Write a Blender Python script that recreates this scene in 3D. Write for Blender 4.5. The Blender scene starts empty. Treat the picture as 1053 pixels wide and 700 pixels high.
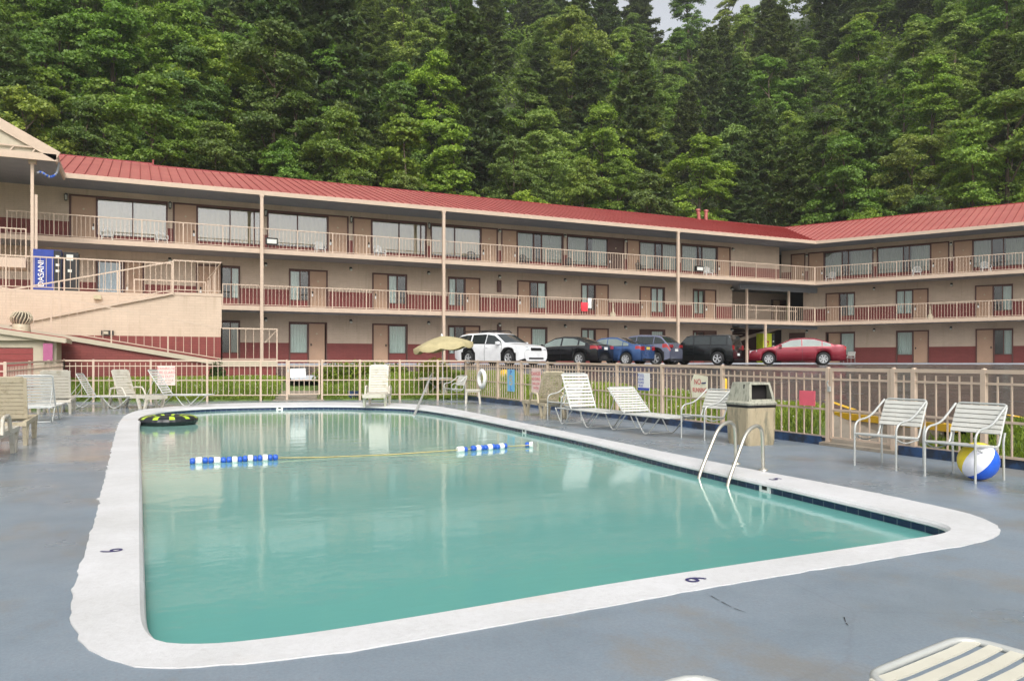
import bpy, bmesh, math, random
import numpy as np
from mathutils import Vector, Matrix
from mathutils.geometry import tessellate_polygon
R=math.radians
rng=random.Random(7); nr=np.random.default_rng(11)
SCN=bpy.context.scene; COL=SCN.collection
E=1.31                                   # eye height above the pool deck
TH=R(25.53); ST,CT=math.sin(TH),math.cos(TH); F=803.0
def ray(px,py=371.5):
    u=(px-526.5)/F; return Vector((ST+u*CT, CT-u*ST, (371.5-py)/F))
def G(px,py,z=0.0):                      # point of the level z seen at a place of the photograph
    r=ray(px,py); t=(z-E)/r.z; return Vector((r.x*t,r.y*t,z))
def onY(px,Y): r=ray(px); return r.x*Y/r.y
def rd(l,t): return Vector((l*CT+t*ST, -l*ST+t*CT,0))   # lateral / forward -> world
# ---------------------------------------------------------------- materials
def lin(c): return tuple(((x/255.0)/12.92 if x/255.0<=.04045 else ((x/255.0+.055)/1.055)**2.4) for x in c)
MATS={}
def nodes(m): return m.node_tree.nodes, m.node_tree.links
def base_mat(name):
    m=bpy.data.materials.new(name); m.use_nodes=True; MATS[name]=m
    return m,m.node_tree.nodes['Principled BSDF']
def ramp(N,L,src,stops,interp='LINEAR'):
    r=N.new('ShaderNodeValToRGB'); r.color_ramp.interpolation=interp
    e=r.color_ramp.elements
    while len(e)<len(stops): e.new(.5)
    for k,(p,c) in enumerate(stops):
        e[k].position=p; e[k].color=(c[0],c[1],c[2],1) if not isinstance(c,(int,float)) else (c,c,c,1)
    L.new(src,r.inputs[0]); return r
def noise(N,L,scale,detail=4,rough=.55,vec=None,dim=None):
    n=N.new('ShaderNodeTexNoise'); n.inputs['Scale'].default_value=scale; n.inputs['Detail'].default_value=detail; n.inputs['Roughness'].default_value=rough
    if vec is not None: L.new(vec,n.inputs['Vector'])
    return n
def coords(N,L,kind='Object',scale=(1,1,1)):
    t=N.new('ShaderNodeTexCoord'); mp=N.new('ShaderNodeMapping'); mp.inputs['Scale'].default_value=scale
    L.new(t.outputs[kind],mp.inputs['Vector']); return mp.outputs[0]
def mix(N,L,fac,a,b,mode='MIX'):
    m=N.new('ShaderNodeMix'); m.data_type='RGBA'; m.blend_type=mode
    for s,v in ((m.inputs[0],fac),(m.inputs[6],a),(m.inputs[7],b)):
        if hasattr(v,'is_linked'): L.new(v,s)
        elif isinstance(v,(int,float)): s.default_value=v
        else: s.default_value=(v[0],v[1],v[2],1)
    return m.outputs[2]
def bump(N,L,h,bs,strength=.3,dist=.01):
    b=N.new('ShaderNodeBump'); b.inputs['Strength'].default_value=strength; b.inputs['Distance'].default_value=dist
    L.new(h,b.inputs['Height']); L.new(b.outputs[0],bs.inputs['Normal']); return b
def simple(name,c,rough=.5,metal=0,var=.12,scale=6,bmp=0,coat=0,spec=.5,sc3=(1,1,1),dirt=None):
    m,bs=base_mat(name); N,L=nodes(m); c=lin(c)
    v=coords(N,L,scale=sc3); n=noise(N,L,scale,6,.6,v)
    a=tuple(x*(1-var) for x in c); b=tuple(min(1,x*(1+var)) for x in c)
    r=ramp(N,L,n.outputs[0],[(.3,a),(.7,b)]); col=r.outputs[0]
    if dirt:
        n2=noise(N,L,dirt[1],8,.7,v); r2=ramp(N,L,n2.outputs[0],[(dirt[2],0),(dirt[2]+.14,1)])
        mm=N.new('ShaderNodeMath'); mm.operation='MULTIPLY'; mm.inputs[1].default_value=dirt[3]; L.new(r2.outputs[0],mm.inputs[0])
        col=mix(N,L,mm.outputs[0],col,lin(dirt[0]))
    L.new(col,bs.inputs['Base Color']); bs.inputs['Roughness'].default_value=rough; bs.inputs['Metallic'].default_value=metal
    bs.inputs['Coat Weight'].default_value=coat; bs.inputs['Coat Roughness'].default_value=.08
    bs.inputs['Specular IOR Level'].default_value=spec
    if bmp: bump(N,L,n.outputs[0],bs,bmp,.01)
    return m
def brick(name,c,c2,mortar,rough=.6):
    m,bs=base_mat(name); N,L=nodes(m)
    t=N.new('ShaderNodeTexCoord'); s=N.new('ShaderNodeSeparateXYZ'); L.new(t.outputs['Object'],s.inputs[0])
    ad=N.new('ShaderNodeMath'); ad.operation='ADD'; L.new(s.outputs[0],ad.inputs[0]); L.new(s.outputs[1],ad.inputs[1])
    cb=N.new('ShaderNodeCombineXYZ'); L.new(ad.outputs[0],cb.inputs[0]); L.new(s.outputs[2],cb.inputs[1])
    b=N.new('ShaderNodeTexBrick'); L.new(cb.outputs[0],b.inputs['Vector'])
    for k,v in (('Scale',1),('Brick Width',.4),('Row Height',.1),('Mortar Size',.007),('Mortar Smooth',.4),('Bias',0)): b.inputs[k].default_value=v
    for k,v in (('Color1',c),('Color2',c2),('Mortar',mortar)): b.inputs[k].default_value=(*lin(v),1)
    n=noise(N,L,.7,8,.65,t.outputs['Object']); r=ramp(N,L,n.outputs[0],[(.3,(.86,.85,.84)),(.7,(1.05,1.05,1.05))])
    col=mix(N,L,1.0,b.outputs[0],r.outputs[0],'MULTIPLY')
    mp=N.new('ShaderNodeMapping'); mp.inputs['Scale'].default_value=(4,4,.35); L.new(t.outputs['Object'],mp.inputs['Vector'])
    n3=noise(N,L,1.2,6,.6,mp.outputs[0]); r3=ramp(N,L,n3.outputs[0],[(.56,(1,1,1)),(.78,(.84,.82,.78))])
    col=mix(N,L,1.0,col,r3.outputs[0],'MULTIPLY')
    L.new(col,bs.inputs['Base Color']); bs.inputs['Roughness'].default_value=rough
    inv=N.new('ShaderNodeMath'); inv.operation='SUBTRACT'; inv.inputs[0].default_value=1; L.new(b.outputs['Fac'],inv.inputs[1])
    bump(N,L,inv.outputs[0],bs,.5,.006); return m
BEIGE=simple('beige_metal_paint',(198,177,157),.5,var=.06,scale=9,dirt=((150,118,92),5,.66,.5))
BEIGE2=simple('beige_trim_paint',(194,173,153),.6,var=.07,scale=3,dirt=((160,135,112),3,.62,.35))
TAN=brick('tan_painted_brick',(206,185,164),(202,181,160),(190,170,150))
RED=brick('red_painted_brick',(132,62,56),(126,58,53),(110,48,45))
SOFF=simple('grey_soffit_paint',(138,142,148),.7,var=.08,scale=1.5,dirt=((100,102,104),2,.6,.4))
SLABC=simple('grey_slab_concrete',(150,148,148),.75,var=.1,scale=2)
WALKC=simple('walkway_concrete',(165,170,178),.45,var=.1,scale=2)
BROWN=simple('brown_frame_paint',(92,56,48),.5,var=.1)
DOOR=simple('tan_door_paint',(182,148,122),.5,var=.05,scale=2)
DOORD=simple('dark_brown_door_paint',(92,66,56),.5,var=.05,scale=2)
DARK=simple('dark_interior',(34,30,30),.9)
BLACK=simple('black_plastic',(24,24,26),.45)
LAMPG=simple('frosted_lamp_glass',(215,215,205),.25)
CURT=simple('cream_curtain_cloth',(190,180,150),.85,var=.04)
CURG=simple('grey_green_curtain_cloth',(150,158,145),.85,var=.05)
CURW=simple('pale_green_curtain_cloth',(205,222,214),.85,var=.04)
CURB=simple('pale_blue_curtain_cloth',(175,196,210),.85,var=.04)
CHROME=simple('brushed_steel',(205,200,186),.33,.85,var=.08,scale=12,dirt=((120,105,85),9,.6,.4))
TUBE=simple('grey_white_tube_metal',(188,190,186),.35,.25,var=.06,dirt=((140,130,115),12,.62,.5))
STRAP=simple('white_vinyl_strap',(206,205,198),.4,var=.05,scale=7,dirt=((176,166,140),9,.58,.5))
STRAPC=simple('cream_vinyl_strap',(208,204,188),.4,var=.05,scale=7,dirt=((176,160,128),12,.62,.5))
RESIN=simple('weathered_white_resin',(196,190,176),.5,var=.06,scale=5,dirt=((150,138,110),6,.52,.6))
RESINT=simple('tan_resin',(186,174,148),.5,var=.08,scale=5,dirt=((128,112,84),7,.52,.6))
RESINW=simple('white_resin',(210,210,206),.45,var=.04)
CANV=simple('olive_beige_canvas',(178,166,126),.8,var=.12,scale=4,dirt=((140,128,84),3,.55,.5))
BLUEP=simple('peeling_blue_paint',(44,72,110),.35,var=.25,scale=5,dirt=((38,40,48),3.5,.42,.9))
BLUEPL=simple('blue_plastic',(44,92,190),.35,var=.06)
WHITEPL=simple('white_plastic',(236,236,232),.35,var=.03)
YELL=simple('yellow_kerb_paint',(226,180,40),.5,var=.1,scale=4,dirt=((150,120,50),4,.6,.5))
KERBC=simple('grey_kerb_concrete',(190,195,202),.5,var=.08,scale=3)
CONC=simple('old_brown_concrete',(150,140,126),.5,var=.18,scale=1.3,dirt=((110,98,84),2,.5,.6))
CAN=simple('weathered_can_plastic',(172,158,130),.6,var=.15,scale=3,sc3=(3,3,.7),dirt=((96,98,84),3.2,.5,.75))
LIDM=simple('mossy_lid_plastic',(170,168,152),.55,var=.12,scale=4,sc3=(4,4,1),dirt=((98,104,92),6,.48,.7))
NAVY=simple('navy_lettering_paint',(50,45,95),.5)
REDL=simple('red_lettering_paint',(190,50,60),.5)
ROPE=simple('yellow_rope',(186,168,112),.8)
RIBB=simple('black_rubber',(28,30,33),.35,var=.2,scale=10)
SHEDR=simple('red_shed_panel',(140,58,56),.45,var=.06)
SIDC=simple('cream_siding',(184,173,152),.6,var=.05)
SKINX=None
def roofmat():
    m,bs=base_mat('red_standing_seam_metal'); N,L=nodes(m); v=coords(N,L)
    n=noise(N,L,.35,7,.6,v); n2=noise(N,L,3,6,.7,v)
    c=ramp(N,L,n.outputs[0],[(.3,lin((166,90,84))),(.7,lin((184,106,98)))])
    r=ramp(N,L,n2.outputs[0],[(.55,(1,1,1)),(.8,(.88,.8,.76))])
    L.new(mix(N,L,1,c.outputs[0],r.outputs[0],'MULTIPLY'),bs.inputs['Base Color']); bs.inputs['Roughness'].default_value=.38; return m
ROOF=roofmat()
ROOFD=simple('dark_red_seam_metal',(140,52,50),.4)
def deckmat():
    m,bs=base_mat('blue_grey_painted_deck'); N,L=nodes(m); v=coords(N,L)
    big=noise(N,L,.28,6,.6,v); med=noise(N,L,1.7,9,.7,v); fine=noise(N,L,55,8,.8,v)
    c=ramp(N,L,med.outputs[0],[(.25,lin((114,126,136))),(.5,lin((125,137,147))),(.78,lin((134,144,153)))])
    f=ramp(N,L,fine.outputs[0],[(.3,(.8,.8,.81)),(.7,(1.14,1.14,1.14))])
    col=mix(N,L,1,c.outputs[0],f.outputs[0],'MULTIPLY')
    # brown stains, mostly on the far left walk and along the fence, stretched
    st=noise(N,L,.75,8,.72,coords(N,L,scale=(1.2,.75,1))); sr=ramp(N,L,st.outputs[0],[(.52,0),(.64,1)])
    mm=N.new('ShaderNodeMath'); mm.operation='MULTIPLY'; mm.inputs[1].default_value=.4; L.new(sr.outputs[0],mm.inputs[0])
    col=mix(N,L,mm.outputs[0],col,lin((134,120,98)))
    # peeled / worn pinkish specks
    sp=noise(N,L,26,10,.9,coords(N,L,scale=(1.6,.7,1))); spr=ramp(N,L,sp.outputs[0],[(.53,0),(.62,.6)])
    col=mix(N,L,spr.outputs[0],col,lin((122,116,118)))
    # hairline cracks
    vo=N.new('ShaderNodeTexVoronoi'); vo.feature='DISTANCE_TO_EDGE'; vo.inputs['Scale'].default_value=.33
    w=noise(N,L,2.5,6,.7,v); wv=mix(N,L,.12,v,w.outputs[1]); L.new(wv,vo.inputs['Vector'])
    cr=ramp(N,L,vo.outputs[0],[(.0006,.16),(.0025,0)])
    L.new(mix(N,L,cr.outputs[0],col,lin((92,92,96))),bs.inputs['Base Color'])
    # wet film and puddles: low roughness where the slab sags
    sep=N.new('ShaderNodeSeparateXYZ'); L.new(v,sep.inputs[0])
    mr=N.new('ShaderNodeMapRange'); mr.inputs[1].default_value=5; mr.inputs[2].default_value=11; mr.inputs[3].default_value=0; mr.inputs[4].default_value=.16; L.new(sep.outputs[1],mr.inputs[0])
    sub=N.new('ShaderNodeMath'); sub.operation='ADD'; L.new(big.outputs[0],sub.inputs[0]); L.new(mr.outputs[0],sub.inputs[1])
    rr=ramp(N,L,sub.outputs[0],[(.46,.56),(.6,.3),(.76,.12)])
    L.new(rr.outputs[0],bs.inputs['Roughness']); bump(N,L,fine.outputs[0],bs,.16,.004); return m
DECK=deckmat()
def asphalt():
    m,bs=base_mat('wet_dark_asphalt'); N,L=nodes(m); v=coords(N,L)
    a=noise(N,L,.4,6,.6,v); f=noise(N,L,30,5,.7,v)
    c=ramp(N,L,a.outputs[0],[(.3,(.045,.038,.036)),(.7,(.08,.066,.06))])
    L.new(c.outputs[0],bs.inputs['Base Color'])
    r=ramp(N,L,a.outputs[0],[(.35,.16),(.7,.32)]); L.new(r.outputs[0],bs.inputs['Roughness'])
    n2=noise(N,L,1.6,4,.6,coords(N,L,scale=(.5,1.5,1))); bump(N,L,f.outputs[0],bs,.2,.003); return m
ASPH=asphalt()
def coping():
    m,bs=base_mat('white_painted_coping'); N,L=nodes(m); v=coords(N,L)
    a=noise(N,L,1.2,8,.65,v); f=noise(N,L,22,8,.75,v); s=noise(N,L,60,4,.6,v)
    c=ramp(N,L,a.outputs[0],[(.3,lin((198,198,197))),(.65,lin((216,216,217)))])
    fr=ramp(N,L,f.outputs[0],[(.3,(.86,.85,.84)),(.55,(1,1,1))]); col=mix(N,L,.7,c.outputs[0],fr.outputs[0],'MULTIPLY')
    st=ramp(N,L,noise(N,L,.8,5,.6,v).outputs[0],[(.6,0),(.74,.3)]); col=mix(N,L,st.outputs[0],col,lin((205,182,150)))
    L.new(mix(N,L,ramp(N,L,s.outputs[0],[(.73,0),(.76,.6)]).outputs[0],col,lin((120,116,110))),bs.inputs['Base Color'])
    bs.inputs['Roughness'].default_value=.5; bump(N,L,f.outputs[0],bs,.8,.008); return m
COPE=coping()
def tilem():
    m,bs=base_mat('navy_pool_tile'); N,L=nodes(m)
    t=N.new('ShaderNodeTexCoord'); b=N.new('ShaderNodeTexBrick'); L.new(t.outputs['UV'],b.inputs['Vector'])
    for k,vv in (('Scale',1),('Brick Width',.152),('Row Height',.152),('Mortar Size',.005),('Offset',0)):
        if k=='Offset': b.offset=0
        else: b.inputs[k].default_value=vv
    for k,c in (('Color1',(40,52,88)),('Color2',(32,44,76)),('Mortar',(104,114,126))): b.inputs[k].default_value=(*lin(c),1)
    L.new(b.outputs[0],bs.inputs['Base Color']); bs.inputs['Roughness'].default_value=.15; return m
TILE=tilem()
def waterm():
    m,bs=base_mat('milky_teal_pool_water'); N,L=nodes(m); v=coords(N,L)
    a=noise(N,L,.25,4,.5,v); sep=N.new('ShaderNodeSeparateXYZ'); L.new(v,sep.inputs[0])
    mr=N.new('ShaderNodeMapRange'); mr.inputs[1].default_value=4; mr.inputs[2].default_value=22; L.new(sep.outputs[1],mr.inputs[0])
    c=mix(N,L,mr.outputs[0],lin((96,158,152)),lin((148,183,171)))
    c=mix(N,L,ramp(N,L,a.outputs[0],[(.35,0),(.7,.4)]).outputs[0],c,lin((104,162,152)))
    L.new(c,bs.inputs['Base Color']); bs.inputs['Roughness'].default_value=.07; bs.inputs['IOR'].default_value=1.33
    w1=noise(N,L,2.2,3,.55,coords(N,L,scale=(.8,1.3,1))); w2=noise(N,L,9,2,.5,coords(N,L,scale=(.7,1.4,1)))
    ad=N.new('ShaderNodeMath'); ad.operation='MULTIPLY_ADD'; ad.inputs[1].default_value=.22; L.new(w2.outputs[0],ad.inputs[0]); L.new(w1.outputs[0],ad.inputs[2])
    bump(N,L,ad.outputs[0],bs,.13,.03); return m
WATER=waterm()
def glassm(name,tint,alpha):
    m,bs=base_mat(name); N,L=nodes(m); N.remove(bs); o=N['Material Output']
    g=N.new('ShaderNodeBsdfGlossy'); g.inputs['Roughness'].default_value=.02; t=N.new('ShaderNodeBsdfTransparent'); t.inputs[0].default_value=(*tint,1)
    fr=N.new('ShaderNodeFresnel'); fr.inputs[0].default_value=1.5
    ad=N.new('ShaderNodeMath'); ad.operation='MULTIPLY_ADD'; ad.inputs[1].default_value=1.0; ad.inputs[2].default_value=alpha; ad.use_clamp=True; L.new(fr.outputs[0],ad.inputs[0])
    mx=N.new('ShaderNodeMixShader'); L.new(ad.outputs[0],mx.inputs[0]); L.new(t.outputs[0],mx.inputs[1]); L.new(g.outputs[0],mx.inputs[2]); L.new(mx.outputs[0],o.inputs[0]); return m
GLASS=glassm('window_glass',(.95,.97,.96),.1)
GLASSR=glassm('sky_reflecting_window_glass',(.92,.92,.88),.24)
def carpaint(name,c,metal=.3,rough=.25):
    m,bs=base_mat(name); N,L=nodes(m); n=noise(N,L,4,3,.5,coords(N,L)); cl=lin(c)
    L.new(ramp(N,L,n.outputs[0],[(.3,tuple(x*.92 for x in cl)),(.7,tuple(min(1,x*1.05) for x in cl))]).outputs[0],bs.inputs['Base Color'])
    bs.inputs['Metallic'].default_value=metal; bs.inputs['Roughness'].default_value=rough; bs.inputs['Coat Weight'].default_value=.7; bs.inputs['Coat Roughness'].default_value=.05; return m
CGLASS=simple('dark_car_glass',(40,46,46),.05,var=.1,spec=.8)
CGLASSL=simple('pale_car_glass',(120,132,128),.06,var=.2,scale=1.5,spec=.8)
TYRE=simple('tyre_rubber',(30,30,31),.8); RIM=simple('alloy_rim',(186,188,190),.35,.25)
TAILR=simple('red_tail_lens',(150,22,28),.15,coat=.5); HEADL=simple('clear_head_lens',(215,220,222),.12,coat=.5)
PLATEW=simple('white_number_plate',(220,222,220),.4); PLATEY=simple('yellow_number_plate',(212,190,90),.4)
def leafmat(name,spread=.25):
    m,bs=base_mat(name); N,L=nodes(m); o=N['Material Output']
    oi=N.new('ShaderNodeObjectInfo'); g=N.new('ShaderNodeNewGeometry')
    r=ramp(N,L,g.outputs['Random Per Island'],[(0,(.66,.7,.5)),(.5,(1,1,.8)),(1,(1.5,1.38,.9))])
    n=noise(N,L,.5,3,.5,coords(N,L)); r2=ramp(N,L,n.outputs[0],[(.3,(.8,.84,.76)),(.7,(1.2,1.14,.95))])
    col=mix(N,L,1,mix(N,L,1,oi.outputs['Color'],r.outputs[0],'MULTIPLY'),r2.outputs[0],'MULTIPLY')
    L.new(col,bs.inputs['Base Color']); bs.inputs['Roughness'].default_value=.5; bs.inputs['Specular IOR Level'].default_value=.35
    tr=N.new('ShaderNodeBsdfTranslucent'); L.new(mix(N,L,1,col,(1.25,1.35,.6),'MULTIPLY'),tr.inputs[0])
    mx=N.new('ShaderNodeMixShader'); mx.inputs[0].default_value=.34; L.new(bs.outputs[0],mx.inputs[1]); L.new(tr.outputs[0],mx.inputs[2]); L.new(mx.outputs[0],o.inputs[0]); return m
LEAF=leafmat('tree_leaf')
BARK=simple('grey_brown_bark',(92,80,66),.9,var=.3,scale=5,sc3=(3,3,.5))
def grassg():
    m,bs=base_mat('grass_soil'); N,L=nodes(m); v=coords(N,L); n=noise(N,L,1.1,8,.7,v); n2=noise(N,L,14,6,.7,v)
    c=ramp(N,L,n.outputs[0],[(.3,(.09,.13,.035)),(.55,(.12,.18,.045)),(.75,(.17,.21,.07))]); f=ramp(N,L,n2.outputs[0],[(.3,(.6,.6,.6)),(.7,(1.3,1.3,1.2))])
    L.new(mix(N,L,1,c.outputs[0],f.outputs[0],'MULTIPLY'),bs.inputs['Base Color']); bs.inputs['Roughness'].default_value=.9; bump(N,L,n2.outputs[0],bs,.15,.008); return m
GSOIL=grassg()
FORF=simple('forest_floor',(62,72,40),.95,var=.4,scale=.8)
# ---------------------------------------------------------------- mesh builder
class MB:
    def __init__(s): s.v=[]; s.f=[]; s.m=[]; s.mats=[]; s.sm=[]; s.M=Matrix.Identity(4)
    def mat(s,m):
        if m not in s.mats: s.mats.append(m)
        s.cur=s.mats.index(m); return s
    def add(s,vs,fs,smooth=False):
        n=len(s.v); s.v+= [s.M@Vector(p) for p in vs]
        for f in fs: s.f.append([n+i for i in f]); s.m.append(getattr(s,'cur',0)); s.sm.append(smooth)
    def box(s,x0,x1,y0,y1,z0,z1):
        s.add([(x,y,z) for x in (x0,x1) for y in (y0,y1) for z in (z0,z1)],
              [(0,1,3,2),(4,6,7,5),(0,4,5,1),(2,3,7,6),(0,2,6,4),(1,5,7,3)])
    def quad(s,*p,smooth=False): s.add(p,[tuple(range(len(p)))],smooth)
    def bar(s,a,b,w,h=None,up=(0,0,1)):            # rectangular bar from a to b
        a=Vector(a); b=Vector(b); d=(b-a).normalized(); u=Vector(up)
        if abs(d.dot(u))>.98: u=Vector((0,1,0))
        x=d.cross(u).normalized()*(w/2); y=x.cross(d).normalized()*((h or w)/2)
        s.add([a-x-y,a+x-y,a+x+y,a-x+y,b-x-y,b+x-y,b+x+y,b-x+y],[(0,3,2,1),(4,5,6,7),(0,1,5,4),(1,2,6,5),(2,3,7,6),(3,0,4,7)])
    def tube(s,pts,r,n=8,closed=False,caps=True):
        pts=[Vector(p) for p in pts]; m=len(pts); rs=r if isinstance(r,(list,tuple)) else [r]*m
        vs=[]; prev=None
        for i,p in enumerate(pts):
            if closed: d=(pts[(i+1)%m]-pts[i-1])
            else: d=(pts[min(i+1,m-1)]-pts[max(i-1,0)])
            d.normalize()
            if prev is None:
                u=Vector((0,0,1)) if abs(d.z)<.9 else Vector((1,0,0)); x=d.cross(u).normalized()
            else: x=(prev-d*prev.dot(d)).normalized()
            prev=x; y=d.cross(x)
            for k in range(n):
                a=2*math.pi*k/n; vs.append(p+(x*math.cos(a)+y*math.sin(a))*rs[i])
        fs=[]
        for i in range(m if closed else m-1):
            j=(i+1)%m
            for k in range(n): fs.append((i*n+k,i*n+(k+1)%n,j*n+(k+1)%n,j*n+k))
        s.add(vs,fs,True)
        if caps and not closed: s.add(vs[:n],[tuple(range(n))[::-1]]); s.add(vs[-n:],[tuple(range(n))])
    def lathe(s,prof,n=16,c=(0,0,0),smooth=True,sy=1):
        vs=[(c[0]+r*math.cos(2*math.pi*k/n),c[1]+sy*r*math.sin(2*math.pi*k/n),c[2]+z) for r,z in prof for k in range(n)]
        fs=[(i*n+k,i*n+(k+1)%n,(i+1)*n+(k+1)%n,(i+1)*n+k) for i in range(len(prof)-1) for k in range(n)]
        s.add(vs,fs,smooth)
    def build(s,name,m=None,parent=None,loc=None,rz=0):
        me=bpy.data.meshes.new(name); me.from_pydata([tuple(v) for v in s.v],[],s.f)
        mats=s.mats or [m]
        for x in mats: me.materials.append(x)
        if s.mats: me.polygons.foreach_set('material_index',s.m)
        me.polygons.foreach_set('use_smooth',s.sm); me.update()
        o=bpy.data.objects.new(name,me); COL.objects.link(o)
        if parent: o.parent=parent
        if loc is not None: o.location=loc
        o.rotation_euler.z=rz
        return o
def round_path(pts,r=.08,n=4,closed=False):
    pts=[Vector(p) for p in pts]; out=[]; m=len(pts)
    for i,p in enumerate(pts):
        if not closed and i in (0,m-1): out.append(p); continue
        a=pts[i-1]; b=pts[(i+1)%m]; da=(a-p); db=(b-p); ra=min(r,da.length*.45); rb=min(r,db.length*.45)
        A=p+da.normalized()*ra; B=p+db.normalized()*rb
        for k in range(n+1):
            t=k/n; out.append(A*(1-t)**2+p*2*t*(1-t)+B*t*t)
    return out
def tag(o,label=None,cat=None,group=None,kind=None):
    if label: o['label']=label
    if cat: o['category']=cat
    if group: o['group']=group
    if kind: o['kind']=kind
    return o
def thing(name,label,cat,loc=(0,0,0),rz=0,group=None):
    o=bpy.data.objects.new(name,None); COL.objects.link(o); o.location=loc; o.rotation_euler.z=rz; o.empty_display_size=.2
    return tag(o,label,cat,group)
def kids(o): return [c for c in bpy.data.objects if c.parent==o]
TREEC={}
def dup(o,loc=None,rz=None,label=None,parent=None,group=None):
    key=o.name
    if key not in TREEC:
        TREEC[key]=[(c,[g for g in kids(c)]) for c in kids(o)]
    r=o.copy(); COL.objects.link(r); r.parent=parent
    if loc is not None: r.location=loc
    if rz is not None: r.rotation_euler.z=rz
    if label: r['label']=label
    if group: r['group']=group
    for c,gs in TREEC[key]:
        d=c.copy(); COL.objects.link(d); d.parent=r
        for g in gs:
            h=g.copy(); COL.objects.link(h); h.parent=d
    return r
def text_obj(name,txt,size,m,parent,loc,rot,ext=.002,align='CENTER',sx=1):
    cu=bpy.data.curves.new(name,'FONT'); cu.body=txt; cu.size=size; cu.extrude=ext; cu.align_x=align; cu.align_y='CENTER'; cu.space_line=.9
    t=bpy.data.objects.new(name,cu); COL.objects.link(t); bpy.context.view_layer.update()
    me=bpy.data.meshes.new_from_object(t.evaluated_get(bpy.context.evaluated_depsgraph_get())); bpy.data.objects.remove(t); bpy.data.curves.remove(cu)
    me.materials.clear(); me.materials.append(m)
    o=bpy.data.objects.new(name,me); COL.objects.link(o); o.parent=parent; o.location=loc; o.rotation_euler=rot; o.scale=(sx,1,1); return o
def quads_mesh(name,Q,m):        # Q: n x 4 x 3 numpy array
    n=len(Q); me=bpy.data.meshes.new(name); me.vertices.add(n*4); me.loops.add(n*4); me.polygons.add(n)
    me.vertices.foreach_set('co',Q.reshape(-1).astype(np.float32)); me.loops.foreach_set('vertex_index',np.arange(n*4,dtype=np.int32))
    me.polygons.foreach_set('loop_start',np.arange(0,n*4,4,dtype=np.int32)); me.polygons.foreach_set('loop_total',np.full(n,4,dtype=np.int32))
    me.update(); me.validate(); me.materials.append(m); return me
def leaves(P,size,upbias=.8,aspect=1.6,jit=.4,D=None):   # leaf quads at points P
    n=len(P); N=nr.normal(size=(n,3)); N[:,2]+=upbias*1.6
    if D is not None: N+=D
    N/=np.linalg.norm(N,axis=1)[:,None]
    A=nr.normal(size=(n,3)); A-=N*(A*N).sum(1)[:,None]; A/=np.linalg.norm(A,axis=1)[:,None]; B=np.cross(N,A)
    s=size*(1+jit*nr.uniform(-1,1,n))[:,None]; a=A*s*.5*aspect; b=B*s*.5
    return np.stack([P-a,P-a*.1+b-N*s*.1,P+a,P-a*.1-b-N*s*.1],1)
# ================================================================ terrain
def lotz(x,y):
    return E-.9+.04375*(min(max(ST*x+CT*y,22),38)-22)
def K(px,py,off=0.0):
    z=.5
    for _ in range(30): p=G(px,py,z); z=.5*z+.5*(lotz(p.x,p.y)+off)
    return G(px,py,z)
KP=[K(*p) for p in ((986,440),(880,428),(730,409.7),(606,395.6),(540,388),(512,385))]
K5=KP[-1]
FR=[Vector((9.75,-12,0)),Vector((9.62,5.8,0)),Vector((10.15,20.2,0)),Vector((10.2,25.1,0))]     # right fence, near to far
FB=[Vector((10.2,25.1,0)),Vector((3.7,27.0,0)),Vector((-2.2,29.1,0))]                           # back fence
FL=[Vector((-2.2,29.1,0)),Vector((-2.75,21.0,0)),Vector((-12,21.3,0))]                          # left fence
YARD=[Vector((-12,-12,0))]+FR+FB[1:]+FL[1:]
def kx(y):                                # kerb x at a given y
    pts=[Vector((12.2,-12,0)),Vector((11.9,5.6,0))]+KP
    for a,b in zip(pts,pts[1:]):
        if a.y<=y<=b.y: return a.x+(b.x-a.x)*(y-a.y)/(b.y-a.y)
    return pts[-1].x
def in_lot(x,y):
    if x>=kx(min(y,K5.y)) and y<=K5.y: return True
    if y>29.2 and x>4.95: return True
    if K5.y<y<=29.2 and x>K5.x-(y-K5.y)/(29.2-K5.y)*2.3: return True
    return False
def ydist(x,y):                           # distance outside the yard polygon, negative inside
    p=Vector((x,y)); best=1e9; ins=False; n=len(YARD)
    for i in range(n):
        a=YARD[i].to_2d(); b=YARD[(i+1)%n].to_2d(); ab=b-a; t=max(0,min(1,(p-a).dot(ab)/ab.length_squared)); best=min(best,(p-a-ab*t).length)
        if (a.y>y)!=(b.y>y) and x<(b.x-a.x)*(y-a.y)/(b.y-a.y)+a.x: ins=not ins
    return -best if ins else best
GYa=G(814,460).y; GYb=G(877,469.3).y
def in_pad(x,y):
    if x<9.3 or x>kx(y)+.3: return False
    t=max(0,(x-9.6)/max(.1,kx(y)-9.6)); return GYb-.1-.5*t<y<GYa+.1+.8*t
def onFB(px):
    r=ray(px)
    for A,B in zip(FB,FB[1:]):
        d=B-A; t=(r.y*A.x-r.x*A.y)/(r.x*d.y-r.y*d.x)
        if 0<=t<=1: return A.lerp(B,t)
PA,PB=onFB(295),onFB(330.5)
def in_path(x,y):
    d=(PA-PB).normalized(); n=Vector((-d.y,d.x,0)); n=n if n.y>0 else -n; q=Vector((x,y,0))-PB
    return -.1<q.dot(n)<4.4 and .1<q.dot(d)<(PA-PB).length+.45
def groundz(x,y):
    d=ydist(x,y)
    if d<-.02: return -.3
    b=lotz(x,y)+.03
    if x<4.95 and y>26: b=.62
    if x<-2.9: b=.3
    W=2.6
    if x>9 and y<K5.y: W=min(2.6,max(.6,kx(y)-9.75-.2)); b+=.03
    t=min(1,max(0,d)/W); t=t*t*(3-2*t)
    if in_path(x,y): return -.1
    if in_pad(x,y): return .03+(b-.03)*t-.3
    bankn=.03*math.sin(x*2.1)*math.sin(y*1.7)*min(1,d)
    return .03+(b-.03)*t+bankn
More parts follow.
